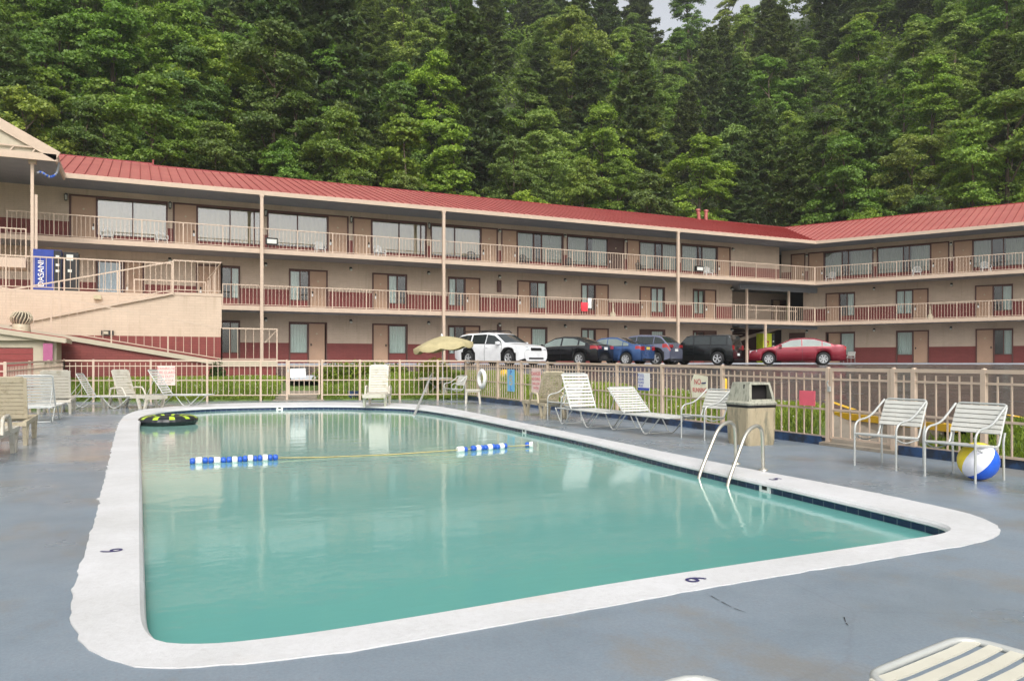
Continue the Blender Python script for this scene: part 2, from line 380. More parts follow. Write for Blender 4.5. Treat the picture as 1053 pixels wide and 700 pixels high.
if 1:
    mb=MB(); st=.25; X0,X1,Y0,Y1=-14,20,-12,43; nx=int((X1-X0)/st)+1; ny=int((Y1-Y0)/st)+1; vs=[]
    for j in range(ny):
        for i in range(nx):
            x=X0+i*st; y=Y0+j*st
            z=lotz(x,y)-.3 if in_lot(x,y) else groundz(x,y)
            vs.append((x,y,z))
    mb.add(vs,[(j*nx+i,j*nx+i+1,(j+1)*nx+i+1,(j+1)*nx+i) for j in range(ny-1) for i in range(nx-1)],True)
    tag(mb.build('lawn_ground',GSOIL),kind='structure')
    mb=MB(); mb.quad((-600,-500,-.4),(700,-500,-.4),(700,700,-.4),(-600,700,-.4)); tag(mb.build('ground',GSOIL),kind='structure')
# lot
mb=MB()
rows=[-12,-6,0,4,8,12,16,20,24,28,31,34,37,40,42.75]
rows=sorted(rows+[K5.y]+[k.y for k in KP])
def strip(rows,xl,xr,n):
    vs=[]
    for y in rows:
        a,b=xl(y),xr(y)
        for i in range(n+1): x=a+(b-a)*i/n; vs.append((x,y,lotz(x,y)))
    mb.add(vs,[(j*(n+1)+i,j*(n+1)+i+1,(j+1)*(n+1)+i+1,(j+1)*(n+1)+i) for j in range(len(rows)-1) for i in range(n)],False)
strip([r for r in rows if r<=K5.y],lambda y:kx(y),lambda y:90,12)
strip([K5.y,28.4,28.8,29.2],lambda y:K5.x-(y-K5.y)/(29.2-K5.y)*2.3,lambda y:90,12)
strip([29.2,30,31,32,33,34.8,37,40,42.75],lambda y:4.95,lambda y:90,24)
tag(mb.build('parking_lot',ASPH),kind='structure')
# yellow kerb
mb=MB(); kp=[Vector((KP[0].x-.1,-12,lotz(0,-12))),Vector((KP[0].x,2,lotz(0,2)))]+KP
for a,b in zip(kp[2:],kp[3:]): mb.bar(a+Vector((-.08,0,0)),b+Vector((-.08,0,0)),.16,.1)
tag(mb.build('yellow_kerb',YELL),kind='structure')
mb=MB(); a=K5.copy(); r=Vector((K5.x-2.3,29.2,lotz(K5.x-2.3,29.2))); pts=[a,r,Vector((7.5,29.15,lotz(7.5,29.2))),Vector((5.0,29.15,lotz(5,29.2)))]
for p,q in zip(pts,pts[1:]): mb.bar(p+Vector((0,0,.01)),q+Vector((0,0,.01)),.15,.16)
tag(mb.build('grey_kerb',KERBC),kind='structure')
# painted bay lines on the lot (yellow)
mb=MB()
for px,py,qx,qy in ((850,411,878,421),(1036,426,1075,434),(1080,420,1130,430)):
    a=K(px,py,.006); b=K(qx,qy,.006); d=(b-a).normalized(); s=Vector((-d.y,d.x,0))*.06; mb.quad(a-s,a+s,b+s,b-s)
for k in range(7):
    x=14+k*3.4; a=Vector((x,37.5,0)); b=Vector((x-2.2,42.0,0))
    d=(b-a).normalized(); s=Vector((-d.y,d.x,0))*.05; q=[a-s,a+s,b+s,b-s]; mb.quad(*[(p.x,p.y,lotz(p.x,p.y)+.005) for p in q])
tag(mb.build('bay_line',YELL),kind='structure')
# ================================================================ pool
INN=[(143,500),(142.7,530),(143.4,580),(143.6,625),(145,640),(150,650),(158,657),(170,660.5),(195,661.8),(233,660.5),(290,654),(349,646),(470,626.5),(600,604),(729,584),(858,565.4),(944,552.5),(965,549.3),(976,546),(979,543),(973,538.5),(944,531),(858,511),(771,491.5),(717,479.5),(680,471),(640,461),(588.6,448.8),(530,437.5),(478.5,427),(450,422.3),(424.6,419),(388,417.6),(329,416.6),(240,417.8),(200,419.5),(170,421.8),(155,424.6),(146,428.5),(142.2,434),(142,445),(142.5,470)]
OUT=[(105,500),(99,530),(90,558),(80,593),(74,612),(72.5,628),(74,645),(80,658),(88,666),(100,673),(115,680),(133,684.5),(150,687),(180,687.5),(215,686),(266,681.5),(349,672),(470,651.5),(600,628),(688,612),(772,597),(901,576),(987,562),(1018,555.5),(1030,548),(1027,541),(1006,530.5),(953,518),(867,500),(771,482.5),(717,471.4),(680,464),(588.6,445),(530,433.3),(473,421.3),(440,416.2),(388,413.8),(329,413.3),(240,414.4),(190,416.8),(160,419.2),(140,422.2),(128,427),(123,433),(118.5,445),(113,470)]
def loop(px,z):
    P=[G(a,b,z) for a,b in px]
    for _ in range(2):
        Q=[]
        for i,p in enumerate(P):
            q=P[(i+1)%len(P)]; Q+= [p*.75+q*.25,p*.25+q*.75]
        P=Q
    n=600; L=[0]
    for i in range(len(P)): L.append(L[-1]+(P[(i+1)%len(P)]-P[i]).length)
    out=[]; j=0
    for k in range(n):
        s=L[-1]*k/n
        while L[j+1]<s: j+=1
        t=(s-L[j])/(L[j+1]-L[j]); out.append(P[j].lerp(P[(j+1)%len(P)],t))
    return out
CZ=.006
inn=loop(INN,CZ); outl=loop(OUT,0)
CEN=sum(inn,Vector())/len(inn)
wob=[Vector((rng.uniform(-1,1),rng.uniform(-1,1),0))*(.005+(.014 if rng.random()<.12 else 0)+(.012 if p.x<.6 and rng.random()<.3 else 0)) for p in outl]; outl=[p+w for p,w in zip(outl,wob)]
def area(P): return sum(P[i].x*P[(i+1)%len(P)].y-P[(i+1)%len(P)].x*P[i].y for i in range(len(P)))
def inset(P,d):
    s=1 if area(P)>0 else -1; r=[]
    for i,p in enumerate(P):
        t=(P[(i+1)%len(P)]-P[i-1]).normalized(); r.append(p+Vector((-t.y,t.x,0))*d*s)
    return r
def fillring(outer,inner,zo,zi,mb,smooth=False):
    pts=[Vector((p.x,p.y,0)) for p in outer]+[Vector((p.x,p.y,0)) for p in inner]
    tr=tessellate_polygon([[Vector((p.x,p.y,0)) for p in outer],[Vector((p.x,p.y,0)) for p in inner]])
    vs=[(p.x,p.y,zo) for p in outer]+[(p.x,p.y,zi) for p in inner]; fs=[]
    for t in tr:
        a,b,c=[pts[i] for i in t]; n=(b-a).cross(c-a).z; fs.append(t if n>0 else t[::-1])
    mb.add(vs,fs,smooth)
def ringwall(P,z0,z1,mb,Q=None,smooth=True,uv=False):
    Q=Q or P; n=len(P); mb.add([(p.x,p.y,z0) for p in P]+[(q.x,q.y,z1) for q in Q],[(i,(i+1)%n,n+(i+1)%n,n+i) for i in range(n)],smooth)
mb=MB(); o1=[p+(q-p).normalized()*.002 for p,q in zip(outl,inn)]
fillring(o1,inn,CZ,CZ,mb); ringwall(outl,-.01,CZ,mb,o1,False)
i1=inset(inn,.022); i2=inset(inn,.03)
ringwall(inn,CZ,CZ-.02,mb,i1); ringwall(i1,CZ-.02,-.035,mb,i2); i3=inset(inn,.0); ringwall(i2,-.035,-.05,mb,i3)
cop=tag(mb.build('pool_coping',COPE),kind='structure')
for px,py,rz,txt in ((116,565.5,R(100),'6'),(714.5,595.3,R(-88),'6'),(797,492.3,R(-75),'5')):
    g=G(px,py,CZ+.004); text_obj('depth_marking',txt,.2 if px!=797 else .22,NAVY,cop,g,(0,0,rz),.001)
mb=MB(); ti=inset(inn,.004)
ringwall(ti,-.045,-.2,mb); tl=mb.build('pool_tile',TILE); me=tl.data
uv=me.uv_layers.new(name='UVMap'); L=[0]
for i in range(len(ti)): L.append(L[-1]+(ti[(i+1)%len(ti)]-ti[i]).length)
for p in me.polygons:
    i=p.index
    for k,li in enumerate(p.loop_indices): uv.data[li].uv=(L[i+(1 if k in(1,2) else 0)],0 if k>1 else .152)
tag(tl,kind='structure')
# overflow slots in the tile row
WZ=-.105
mb=MB(); wi=inset(inn,-.02); P=[Vector((p.x,p.y,WZ)) for p in wi]
tr=tessellate_polygon([P]); fs=[]
for t in tr:
    a,b,c=[P[i] for i in t]; fs.append(t if (b-a).cross(c-a).z>0 else t[::-1])
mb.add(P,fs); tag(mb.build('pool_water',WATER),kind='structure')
for px,py in ((776,503.3),(530,443.5),(288,420.0)):
    q=min(range(len(inn)),key=lambda i:(inn[i]-G(px,py,-.07)).length); p=inn[q]; d=(inn[(q+1)%600]-inn[q-1]).normalized()
    mb=MB(); rz=math.atan2(d.y,d.x); mb.mat(WHITEPL); mb.box(-.09,.09,-.012,.02,-.045,.045); mb.mat(BLACK); mb.box(-.04,.04,-.016,.024,-.02,.02)
    o=mb.build('skimmer_plate',None,None,(p.x,p.y,-.06),rz); tag(o,{776:'small white square plate set in the navy tile just right of the steel ladder rails',530:'small white plate in the navy tile below the right walk, nearest the lane rope end',288:'small white plate in the navy tile of the far pool edge, left of the gate'}[px],'skimmer plate')
# deck
mb=MB(); fillring([Vector((p.x,p.y,0)) for p in YARD],inset(outl,-.0),0,0,mb)
n=len(YARD)
mb.add([(p.x,p.y,0) for p in YARD]+[(p.x,p.y,-.35) for p in YARD],[(i,(i+1)%n,n+(i+1)%n,n+i) for i in range(n)])
tag(mb.build('pool_deck',DECK),kind='structure')
# short open joints in the deck
mb=MB()
for pts in (((731,612),(742,618),(755,625),(770,630)),((118,414.6),(121,414.9)),((868,634),(870,640),(873,643)),((96,447),(117,446.6))):
    for a,b in zip(pts,pts[1:]):
        A=G(*a,.004); B=G(*b,.004); B=A.lerp(B,.8); d=(B-A).normalized(); s=Vector((-d.y,d.x,0))*.005; mb.quad(A-s*.6,A+s*.6,B+s*.25,B-s*.25)
tag(mb.build('deck_crack',DARK),kind='structure')
# blue painted curb under the right fence
mb=MB()
def curb(a,b):
    d=(b-a).normalized(); s=Vector((-d.y,d.x,0)); 
    if s.x<0: s=-s
    o=s*.02
    mb.bar(a+o+Vector((0,0,.055)),b+o+Vector((0,0,.055)),.16,.15)
gA=G(814,460); gB=G(877,469.3)
def onfr(y):
    for a,b in zip(FR,FR[1:]):
        if a.y<=y<=b.y: t=(y-a.y)/(b.y-a.y); return a.lerp(b,t)
GY1=gA.y; GY0=gB.y
for a,b in ((onfr(-10),onfr(GY0-.12)),(onfr(GY1+.12),onfr(20.2)),(onfr(20.2),FR[3])): curb(a,b)
tag(mb.build('blue_curb',BLUEP),kind='structure')
# concrete pads behind the two gates
def pad(pts,name,z=.012):
    mb=MB(); P=[Vector(p) for p in pts]; mb.quad(*P); Q=[p-Vector((0,0,.3)) for p in P]; n=len(P)
    for i in range(n): mb.quad(P[i],Q[i],Q[(i+1)%n],P[(i+1)%n])
    tag(mb.build(name,CONC),kind='structure')
k1=Vector((kx(GY1+.9)-.12,GY1+.9,lotz(0,9)+.08)); k0=Vector((kx(GY0-.6)-.12,GY0-.6,lotz(0,8)+.08)); 
m1=onfr(GY1+.1); m0=onfr(GY0-.1)
pad([m1+Vector((-.1,0,.045)),m0+Vector((-.1,0,.045)),m0+Vector((.25,0,.09)),k0,k1,m1+Vector((.25,0,.09))],'gate_path')
# ================================================================ fences
def fence_bay(root,a,b,h,npk,post_h=None):      # a,b in root space; heights h: dict
    rail=root['_rail']; rail.bar(a+Vector((0,0,h[0]-.028)),b+Vector((0,0,h[0]-.028)),.045,.055)
    for z in h[2:]: rail.bar(a+Vector((0,0,z)),b+Vector((0,0,z)),.03,.03)
def build_fence(name,label,cat,pts,h0,h1,posts,pk=.115,group=None,skip=()):
    pk=.17
    """pts: polyline; posts: list of param distances; heights interpolate h0 -> h1 (top, picket top, upper, mid, bottom)"""
    base=pts[0]; root=thing(name,label,cat,base,group=group)
    segs=[(a,b,(b-a).length) for a,b in zip(pts,pts[1:])]; tot=sum(s[2] for s in segs)
    def at(s):
        for a,b,l in segs:
            if s<=l+1e-6: return a.lerp(b,s/l)-base
            s-=l
        return pts[-1]-base
    def hh(s): t=s/tot; return [x+(y-x)*t for x,y in zip(h0,h1)]
    rail=MB()
    ps=sorted(posts)
    br=[0]; s=0
    for a,b,l in segs: s+=l; br.append(s)
    cuts=sorted(set([round(x,4) for x in ps+br if 0<=x<=tot+.001]))
    for a,b in zip(cuts,cuts[1:]):
        mid=(a+b)/2
        if any(u<=mid<=v for u,v in skip): continue
        A,B=at(a),at(b); ha,hb=hh(a),hh(b)
        rail.bar(A+Vector((0,0,ha[0]-.025)),B+Vector((0,0,hb[0]-.025)),.055,.05)
        for k in (2,3,4): rail.bar(A+Vector((0,0,ha[k])),B+Vector((0,0,hb[k])),.028,.03)
        n=max(1,int(round((b-a)/pk))); p=MB()
        for i in range(1,n):
            t=i/n; q=A.lerp(B,t); h=[x+(y-x)*t for x,y in zip(ha,hb)]
            jx=rng.uniform(-.004,.004)
            p.bar(q+Vector((0,0,h[4]-.01)),q+Vector((jx,jx,h[1])),.018,.018,(1,0,0))
        p.build('picket_panel',BEIGE,root)
    rail.build('rail',BEIGE,root)
    for s in ps:
        if s<-.01 or s>tot+.01: continue
        q=at(s); h=hh(s); p=MB(); w=.032; p.box(-w,w,-w,w,0,h[0]+.001); p.lathe([(w,h[0]+.001),(w,h[0]+.012),(.0,h[0]+.02)],8)
        p.build('post',BEIGE,root,q)
    return root
def dist_y(yv):    # distance along the right fence from its near end
    s=0
    for a,b in zip(FR,FR[1:]):
        if a.y<=yv<=b.y: return s+(b-a).length*(yv-a.y)/(b.y-a.y)
        s+=(b-a).length
def dpx(px,line,s0=0):      # distance along a line of the point in direction px
    r=ray(px); s=0
    for a,b in zip(line,line[1:]):
        d=b-a; den=r.x*d.y-r.y*d.x
        t=(r.y*a.x-r.x*a.y)/den if abs(den)>1e-9 else -1
        if -.001<=t<=1.001: return s+t*d.length
        s+=d.length
HN=[1.205,1.12,1.03,.56,.13]; HF=[1.35,1.26,1.155,.68,.18]
FRn=[onfr(-6),onfr(GY0)]; 
FRn=[onfr(-6),FR[1],onfr(GY0)]
p_=[dpx(x,FRn) for x in (940,1012,1090)]; t0=sum((b-a).length for a,b in zip(FRn,FRn[1:]))
build_fence('pool_fence','beige metal picket fence right of the double gate, behind the two strap chairs','fence',FRn,[1.2,1.115,1.02,.55,.12],HN,[t0]+[x for x in p_ if x is not None]+[.1,2.2,4.4,6.6],group='beige picket fence runs')
FRf=[onfr(GY1),FR[2],FR[3]]
ps=[dpx(x,FRf) for x in (743,681,634.5,595,563,536,512,491.5)]
build_fence('pool_fence','long beige picket fence run behind the right loungers and the hanging signs','fence',FRf,HN,HF,[0]+[p for p in ps if p]+[sum((b-a).length for a,b in zip(FRf,FRf[1:]))],pk=.105,group='beige picket fence runs')
# right gate leaf
def gate(name,label,a,b,h,hinge_first=True):
    d=b-a; root=thing(name,label,'gate',a,math.atan2(d.y,d.x)); L=d.length; f=MB(); w=.05
    f.box(.045,.045+w,-.02,.02,h[4]-.02,h[0]); f.box(L-.095,L-.045,-.02,.02,h[4]-.02,h[0]); f.box(.045+w,L-.095,-.02,.02,h[0]-.05,h[0])
    for z in h[2:]: f.box(.045+w,L-.095,-.014,.014,z-.015,z+.015)
    f.build('gate_frame',BEIGE,root); p=MB(); n=int(round(L/.19))
    for i in range(1,n): x=.07+(L-.14)*i/n; p.box(x-.009,x+.009,-.009,.009,h[4],h[1])
    p.build('picket_panel',BEIGE,root)
    k=MB(); k.box(.02,.07,-.045,-.015,h[3]+.28,h[3]+.36); k.tube([(.045,-.05,h[3]+.36),(.03,-.06,h[3]+.42),(.06,-.06,h[3]+.45)],.012); k.build('latch',TUBE,root)
    return root
a,b=onfr(GY1),onfr(GY0); h=[x-.0 for x in HN]; gate('yard_gate','beige picket gate with a pink sign, between the trash can and the two strap chairs',a,b,h)
# back fence with gate
tb=sum((b-a).length for a,b in zip(FB,FB[1:])); g0,g1=dpx(330.5,FB),dpx(295,FB)
bp=[dpx(x,FB) for x in (450,411,370,295,331,268,213,155,96)]
build_fence('pool_fence','beige picket fence along the far end of the pool, either side of the small gate','fence',FB,HF,[1.36,1.27,1.16,.69,.2],[0,tb]+[p for p in bp if p],pk=.125,group='beige picket fence runs',skip=((min(g0,g1),max(g0,g1)),))
def atline(line,s):
    for a,b in zip(line,line[1:]):
        l=(b-a).length
        if s<=l: return a.lerp(b,s/l)
        s-=l
gl,gr=atline(FB,g1),atline(FB,g0)
gate('yard_gate','small beige picket gate with a white notice at the far end of the pool',gl,gr,[1.35,1.26,1.16,.68,.22])
tl_=sum((b-a).length for a,b in zip(FL,FL[1:]))
build_fence('pool_fence','beige picket fence on the left in front of the small red shed','fence',FL,[1.36,1.27,1.16,.69,.2],[1.2,1.1,1.0,.55,.15],[0,2.7,5.4,(FL[1]-FL[0]).length,(FL[1]-FL[0]).length+1.9,(FL[1]-FL[0]).length+3.8,tl_],pk=.13,group='beige picket fence runs')
# path and steps behind the small gate
pa=[gl+Vector((-.15,-.1,.035)),gr+Vector((.15,-.1,.035))]
mb=MB(); 
dd=(gl-gr).normalized(); nn=Vector((dd.y,-dd.x,0)); 
if nn.y<0: nn=-nn
for k in range(6):
    y0,y1=k*.75-.1,(k+1)*.75-.1; z=.03+.07*k
    a=gl+dd*.45; b=gr-dd*.1
    A,B,C,D=[Vector(q) for q in (a+nn*y0,b+nn*y0,b+nn*y1,a+nn*y1)]
    mb.add([Vector((q.x,q.y,zz)) for zz in (z-.4,z) for q in (A,B,C,D)],[(4,5,6,7),(0,1,5,4),(1,2,6,5),(2,3,7,6),(3,0,4,7)])
tag(mb.build('stepped_path',CONC),kind='structure')
# ================================================================ motel
F1,F2,F3=E-.1,E+2.88,E+5.88
SL=.2
S2,S3,EV=E+2.68,E+5.68,E+8.71             # undersides of the walkways and of the eaves
C0=Vector((45.26,42.6,0))
WD=2.4
def wall_with(mb,x0,x1,z0,z1,y,ops,th=.2,split=None,mats=(None,None)):
    """front wall in the plane y with openings (x0,x1,z0,z1); lower part up to `split` uses mats[1]"""
    xs=sorted(set([x0,x1]+[o[0] for o in ops]+[o[1] for o in ops])); xs=[x for x in xs if x0<=x<=x1]
    for a,b in zip(xs,xs[1:]):
        if b-a<1e-4: continue
        zs=[z0,z1]
        op=[o for o in ops if o[0]<=a+1e-5 and o[1]>=b-1e-5]
        segs=[(z0,z1)]
        for o in op:
            ns=[]
            for s in segs:
                if o[3]<=s[0] or o[2]>=s[1]: ns.append(s); continue
                if o[2]>s[0]: ns.append((s[0],o[2]))
                if o[3]<s[1]: ns.append((o[3],s[1]))
            segs=ns
        for s in segs: mb.append((a,b,s[0],s[1]))
def make_wing(root,M,invM,toX,x_start,x_end,units,kind_rng,name):
    pass
def lx_main(px): return onY(px,42.6+WD)-C0.x
NR=Vector((.8913,.4535,0)); UR=Vector((.4535,-.8913,0))
def lx_right(px,dep=WD):
    r=ray(px); den=r.dot(NR); t=(C0.dot(NR)+dep)/den; p=r*t; return (Vector((p.x,p.y,0))-C0).dot(UR)
# unit spec: (level, px0, px1, [('d',a,b)|('w',a,b,curtain,mullions)...])
MAIN=[
(3,71.5,172,[('d',73,99),('w',100,171,'cr',[136.5])]),
(3,178,268.5,[('d',179.5,202),('w',203.5,268,'cr',[236.6,261.5])]),
(3,275,358,[('w',276,336.5,'cr',[306]),('d',337.5,357)]),
(3,363,438.5,[('d',364,381.5),('w',383,438,'cr',[410.4,432.8])]),
(3,443,511.5,[('w',444,494,'cr',[467.7]),('d',495,510.7)]),
(3,515.5,579,[('d',516,531.5),('w',532,578.5,'gg',[549,557])]),
(3,583,641.5,[('w',583.5,625,'gg',[604]),('D',625.5,640.7)]),
(3,644.5,697,[('d',645,657.2),('w',658,696,'gg',[674,681])]),
(3,700.5,750.8,[('w',701,737,'gg',[718,722]),('d',738,750)]),
(2,99,148,[('w',100.5,127,'bl',[125]),('d',128,147)]),
(2,202,246.5,[('d',203.5,227),('w',228.5,246,'wh',[238])]),
(2,297.5,336.5,[('w',298.6,317,'wg',[308.5]),('d',318.6,335.5)]),
(2,383,418.2,[('d',384,398.5),('w',399.8,417.4,'wg',[408.5])]),
(2,461,493.4,[('w',461.8,477.5,'hw',[469]),('d',478.4,492.8)]),
(2,532,562,[('d',532.6,544.5),('w',545.5,561.2,'dw',[553])]),
(2,597.6,625.5,[('w',598.2,611.6,'wd',[604.5]),('d',612.4,625)]),
(2,657.8,683.3,[('d',658.4,669),('w',669.8,682.6,'ww',[676])]),
(2,712.6,736,[('w',713.2,723.8,'ww',[718.5]),('d',724.8,735.4)]),
(1,202,246.5,[('d',203.5,227),('w',228.5,246,'dg',[237])]),
(1,297.3,336,[('w',298.4,316.4,'pg',[]),('d',317.4,334)]),
(1,383,418.8,[('d',384,399),('w',400,417.6,'pg',[])]),
(1,461,493.4,[('w',461.8,477.5,'hd',[468]),('d',478.4,492.8)]),
(1,532,562.4,[('d',532.6,546),('w',547,561.8,'pg',[])]),
(1,597.6,625.5,[('w',598.2,611.6,'pg',[605]),('d',612.4,625)]),
(1,657.8,683.5,[('D',658.4,669),('w',669.8,682.6,'pg',[])]),
(1,712.6,736.4,[('w',713.2,723.8,'wg',[717]),('D',724.8,735.6)]),
]
RIGHT=[
(3,813.6,828,[('d',814,827.4)]),
(3,831.4,898,[('d',832,847),('w',848,897.4,'gg',[866,872.4])]),
(3,902,976,[('w',902.6,956.6,'gg',[929,935]),('d',957.6,975.4)]),
(3,980.5,1063,[('d',981.3,1000),('w',1001,1062,'gg',[1020,1032])]),
(3,1068,1140,[('w',1069,1122,'gg',[1095]),('d',1123,1139)]),
(2,849.4,879,[('d',850,862.6),('w',864,878.4,'dw',[871])]),
(2,921.5,954.6,[('w',922.2,938.2,'ww',[930]),('d',939,954)]),
(2,1003,1041.4,[('d',1003.7,1021),('w',1022,1040.8,'dw',[1031])]),
(2,1098,1140,[('w',1099,1118,'ww',[1108]),('d',1119,1139)]),
(1,812,827.6,[('D',812.6,827)]),
(1,849.4,879,[('d',852,864),('w',865,878.4,'pg',[])]),
(1,921.8,955,[('w',922.6,938,'pg',[]),('d',939.4,954.4)]),
(1,1003.6,1041.6,[('d',1004.4,1021.4),('w',1022.6,1041,'dw',[1032])]),
(1,1098,1140,[('w',1099,1118,'pg',[1108]),('d',1119,1139)]),
]
CURM={'cr':CURT,'gg':CURG,'wh':CURW,'wg':CURW,'bl':CURB,'ww':CURW,'pg':CURW,'wd':CURW,'dw':CURW,'hw':CURW,'hd':CURW,'dg':CURG}
def curtain(mb,x0,x1,z0,z1,y,amp=.03,per=.16):
    n=max(6,int((x1-x0)/.035)); vs=[]
    for i in range(n+1):
        x=x0+(x1-x0)*i/n; yy=y+amp*math.sin(x/per*2*math.pi+rng.random()*.5)
        vs+= [(x,yy,z0),(x,yy,z1)]
    mb.add(vs,[(2*i,2*i+2,2*i+3,2*i+1) for i in range(n)],True)
def add_unit(root,spec,toX):
    lv,pa,pb,items=spec; fl={1:F1,2:F2,3:F3}[lv]; ht={1:2.33,2:2.33,3:2.53}[lv]; sill={1:.6,2:.6,3:.6}[lv]
    x0,x1=toX(pa),toX(pb); y=WD; ops=[(x0,x1,fl,fl+ht)]
    fr=MB(); T=.09
    fr.box(x0-.02,x0+T*.7,y-.05,y+.12,fl,fl+ht); fr.box(x1-T*.7,x1+.02,y-.05,y+.12,fl,fl+ht); fr.box(x0+T*.7,x1-T*.7,y-.05,y+.12,fl+ht-T,fl+ht)
    # mullions between the items
    for a,b in zip(items,items[1:]):
        xa=toX(a[2]); xb=toX(b[1]); m=(xa+xb)/2; fr.box(m-.045,m+.045,y-.048,y+.118,fl,fl+ht-T)
    fr.build('door_frame' ,BROWN,root)
    for it in items:
        a,b=toX(it[1])+.01,toX(it[2])-.01
        if it[0] in 'dD':
            mat=DOOR if it[0]=='d' else DOORD
            d=MB(); d.box(a,b,y+.0,y+.05,fl+.01,fl+ht-T)
            w=b-a; hh=ht-T
            if lv>=2 :
                for (u0,u1,v0,v1) in ((.14,.46,.06,.36),(.54,.86,.06,.36),(.14,.46,.42,.74),(.54,.86,.42,.74),(.14,.46,.8,.93),(.54,.86,.8,.93)):
                    X0_,X1_,Z0_,Z1_=a+w*u0,a+w*u1,fl+hh*v0,fl+hh*v1; e=.025
                    for q in ((X0_,X1_,Z0_,Z0_+e),(X0_,X1_,Z1_-e,Z1_),(X0_,X0_+e,Z0_+e,Z1_-e),(X1_-e,X1_,Z0_+e,Z1_-e)): d.box(q[0],q[1],y-.008,y-.0005,q[2],q[3])
            dr=d.build('door',mat,root)
            side=a+.12 if (len(items)>1 and it is items[-1]) and lv!=3 or (len(items)>1 and it is items[0] and lv==2) else b-.12
            if lv==3: side=b-.12 if it is items[0] else a+.12
            h=MB(); h.mat(BLACK); h.box(side-.03,side+.03,y-.03,y-.002,fl+.98,fl+1.12); h.tube([(side,y-.05,fl+1.05),(side+.08,y-.05,fl+1.05)],.012)
            if lv>1: h.mat(WHITEPL); h.box(side-.05,side+.05,y-.035,y-.002,fl+.8,fl+.96)
            h.build('handle',None,dr)
            n=MB(); c=(a+b)/2; n.add([(c,y-.012,fl+ht*.72+.06),(c+.06,y-.012,fl+ht*.72),(c,y-.012,fl+ht*.72-.06),(c-.06,y-.012,fl+ht*.72)],[(0,3,2,1)]); n.build('number_plate',CURT,dr)
        else:
            code=it[3]; mull=[toX(m) for m in it[4]]
            wf=MB(); zs=fl+sill; wf.box(a,b,y-.02,y+.09,zs-.05,zs)          # sill bar
            wf.box(a,b,y-.02,y+.09,fl+ht-T-.04,fl+ht-T)
            for m in mull: wf.box(m-.03,m+.03,y-.02,y+.08,zs,fl+ht-T-.04)
            wn=wf.build('window',BROWN,root)
            g=MB(); g.quad((a,y+.03,zs),(b,y+.03,zs),(b,y+.03,fl+ht-T-.04),(a,y+.03,fl+ht-T-.04)); g.build('pane',GLASSR if (lv==3 and code=='cr') else GLASS,wn)
            pb_=MB(); pb_.box(a,b,y+.0,y+.08,fl,zs-.052); pb_.build('window_apron',RED,root)
            c=MB(); zt=fl+ht-T-.05; edges=[a]+mull+[b]; w=b-a
            if code in('cr',): curtain(c,a,b,zs+(.0 if rng.random()<.6 else .1),zt,y+.16,.012,.3); 
            elif code=='gg':
                m=edges[1] if len(edges)>2 else (a+b)/2; m2=edges[-2]
                if m2-m<.1: m2=m+.35
                curtain(c,a,m-.05,zs,zt,y+.18); curtain(c,m2+.12,b,zs,zt,y+.18)
            elif code in('pg','ww','bl'): curtain(c,a,b,zs,zt,y+.17)
            elif code in('wg','hw','wd'): m=edges[1]; curtain(c,a,m,zs,zt,y+.17); 
            elif code in('dw','wh','dg'): m=edges[1]; curtain(c,m,b,zs,zt,y+.17)
            elif code=='hd': m=edges[1]; curtain(c,a,m,zs,zt,y+.17)
            if c.v: c.build('curtain',CURM[code],wn)
    return ops
def railing(root,x0,x1,fl,y=.06,ends=False,post=1.85,pick=.19,hz=1.12):
    r=MB(); r.box(x0,x1,y-.025,y+.025,fl+hz-.045,fl+hz); r.box(x0,x1,y-.015,y+.015,fl+.07,fl+.1); ro=r.build('railing',BEIGE,root)
    n=max(1,int(round((x1-x0)/post)))
    for i in range(n+1):
        x=x0+(x1-x0)*i/n; p=MB(); p.box(x-.025,x+.025,y-.028,y+.028,fl-.16,fl+hz-.002); p.build('railing_post',BEIGE,ro)
        if i<n:
            L=(x1-x0)/n; k=int(round(L/pick)); q=MB()
            for j in range(1,k): xx=x+L*j/k; q.box(xx-.01,xx+.01,y-.01,y+.01,fl+.09,fl+hz-.04)
            q.build('picket_panel',BEIGE,ro)
def wall_level(root,x0,x1,lv,ops,pil=True):
    fl={1:F1,2:F2,3:F3}[lv]; top={1:S2,2:S3,3:EV+.15}[lv]; sp=fl+1.14
    up=[];lo=[]
    wall_with(up,x0,x1,sp,top,WD,ops); wall_with(lo,x0,x1,fl,sp,WD,ops)
    def runs(qs,d,nm,mt):
        a=MB(); last=None
        for q in sorted(qs):
            if last is not None and q[0]>last+.001: a.build(nm,mt,root); a=MB()
            a.box(q[0],q[1],WD+d,WD+.2+d,q[2],q[3]); last=q[1]
        if a.v: a.build(nm,mt,root)
    runs(up,0,'upper_wall',TAN); runs(lo,-.004,'red_wainscot',RED)
def prism(m,pts,z0,z1):
    n=len(pts); m.add([(x,y,z) for z in (z0,z1) for x,y in pts],[tuple(range(n))[::-1],tuple(range(n,2*n))]+[(i,(i+1)%n,n+(i+1)%n,n+i) for i in range(n)])
def slab(root,x0,x1,lv,y1=12.0,side='l'):
    z1={1:F1,2:F2,3:F3}[lv]; z0=z1-SL
    m=MB(); prism(m,[(x0,.03),(x1,.03),(x1+.611*y1,y1),(x0,y1)],z0+.002,z1-.004); m.build('floor_slab',SLABC if lv>1 else WALKC,root)
    if lv>1:
        m=MB(); m.box(x0,x1,-.02,.028,z0-.02,z1+.02); m.build('fascia',BEIGE2,root)
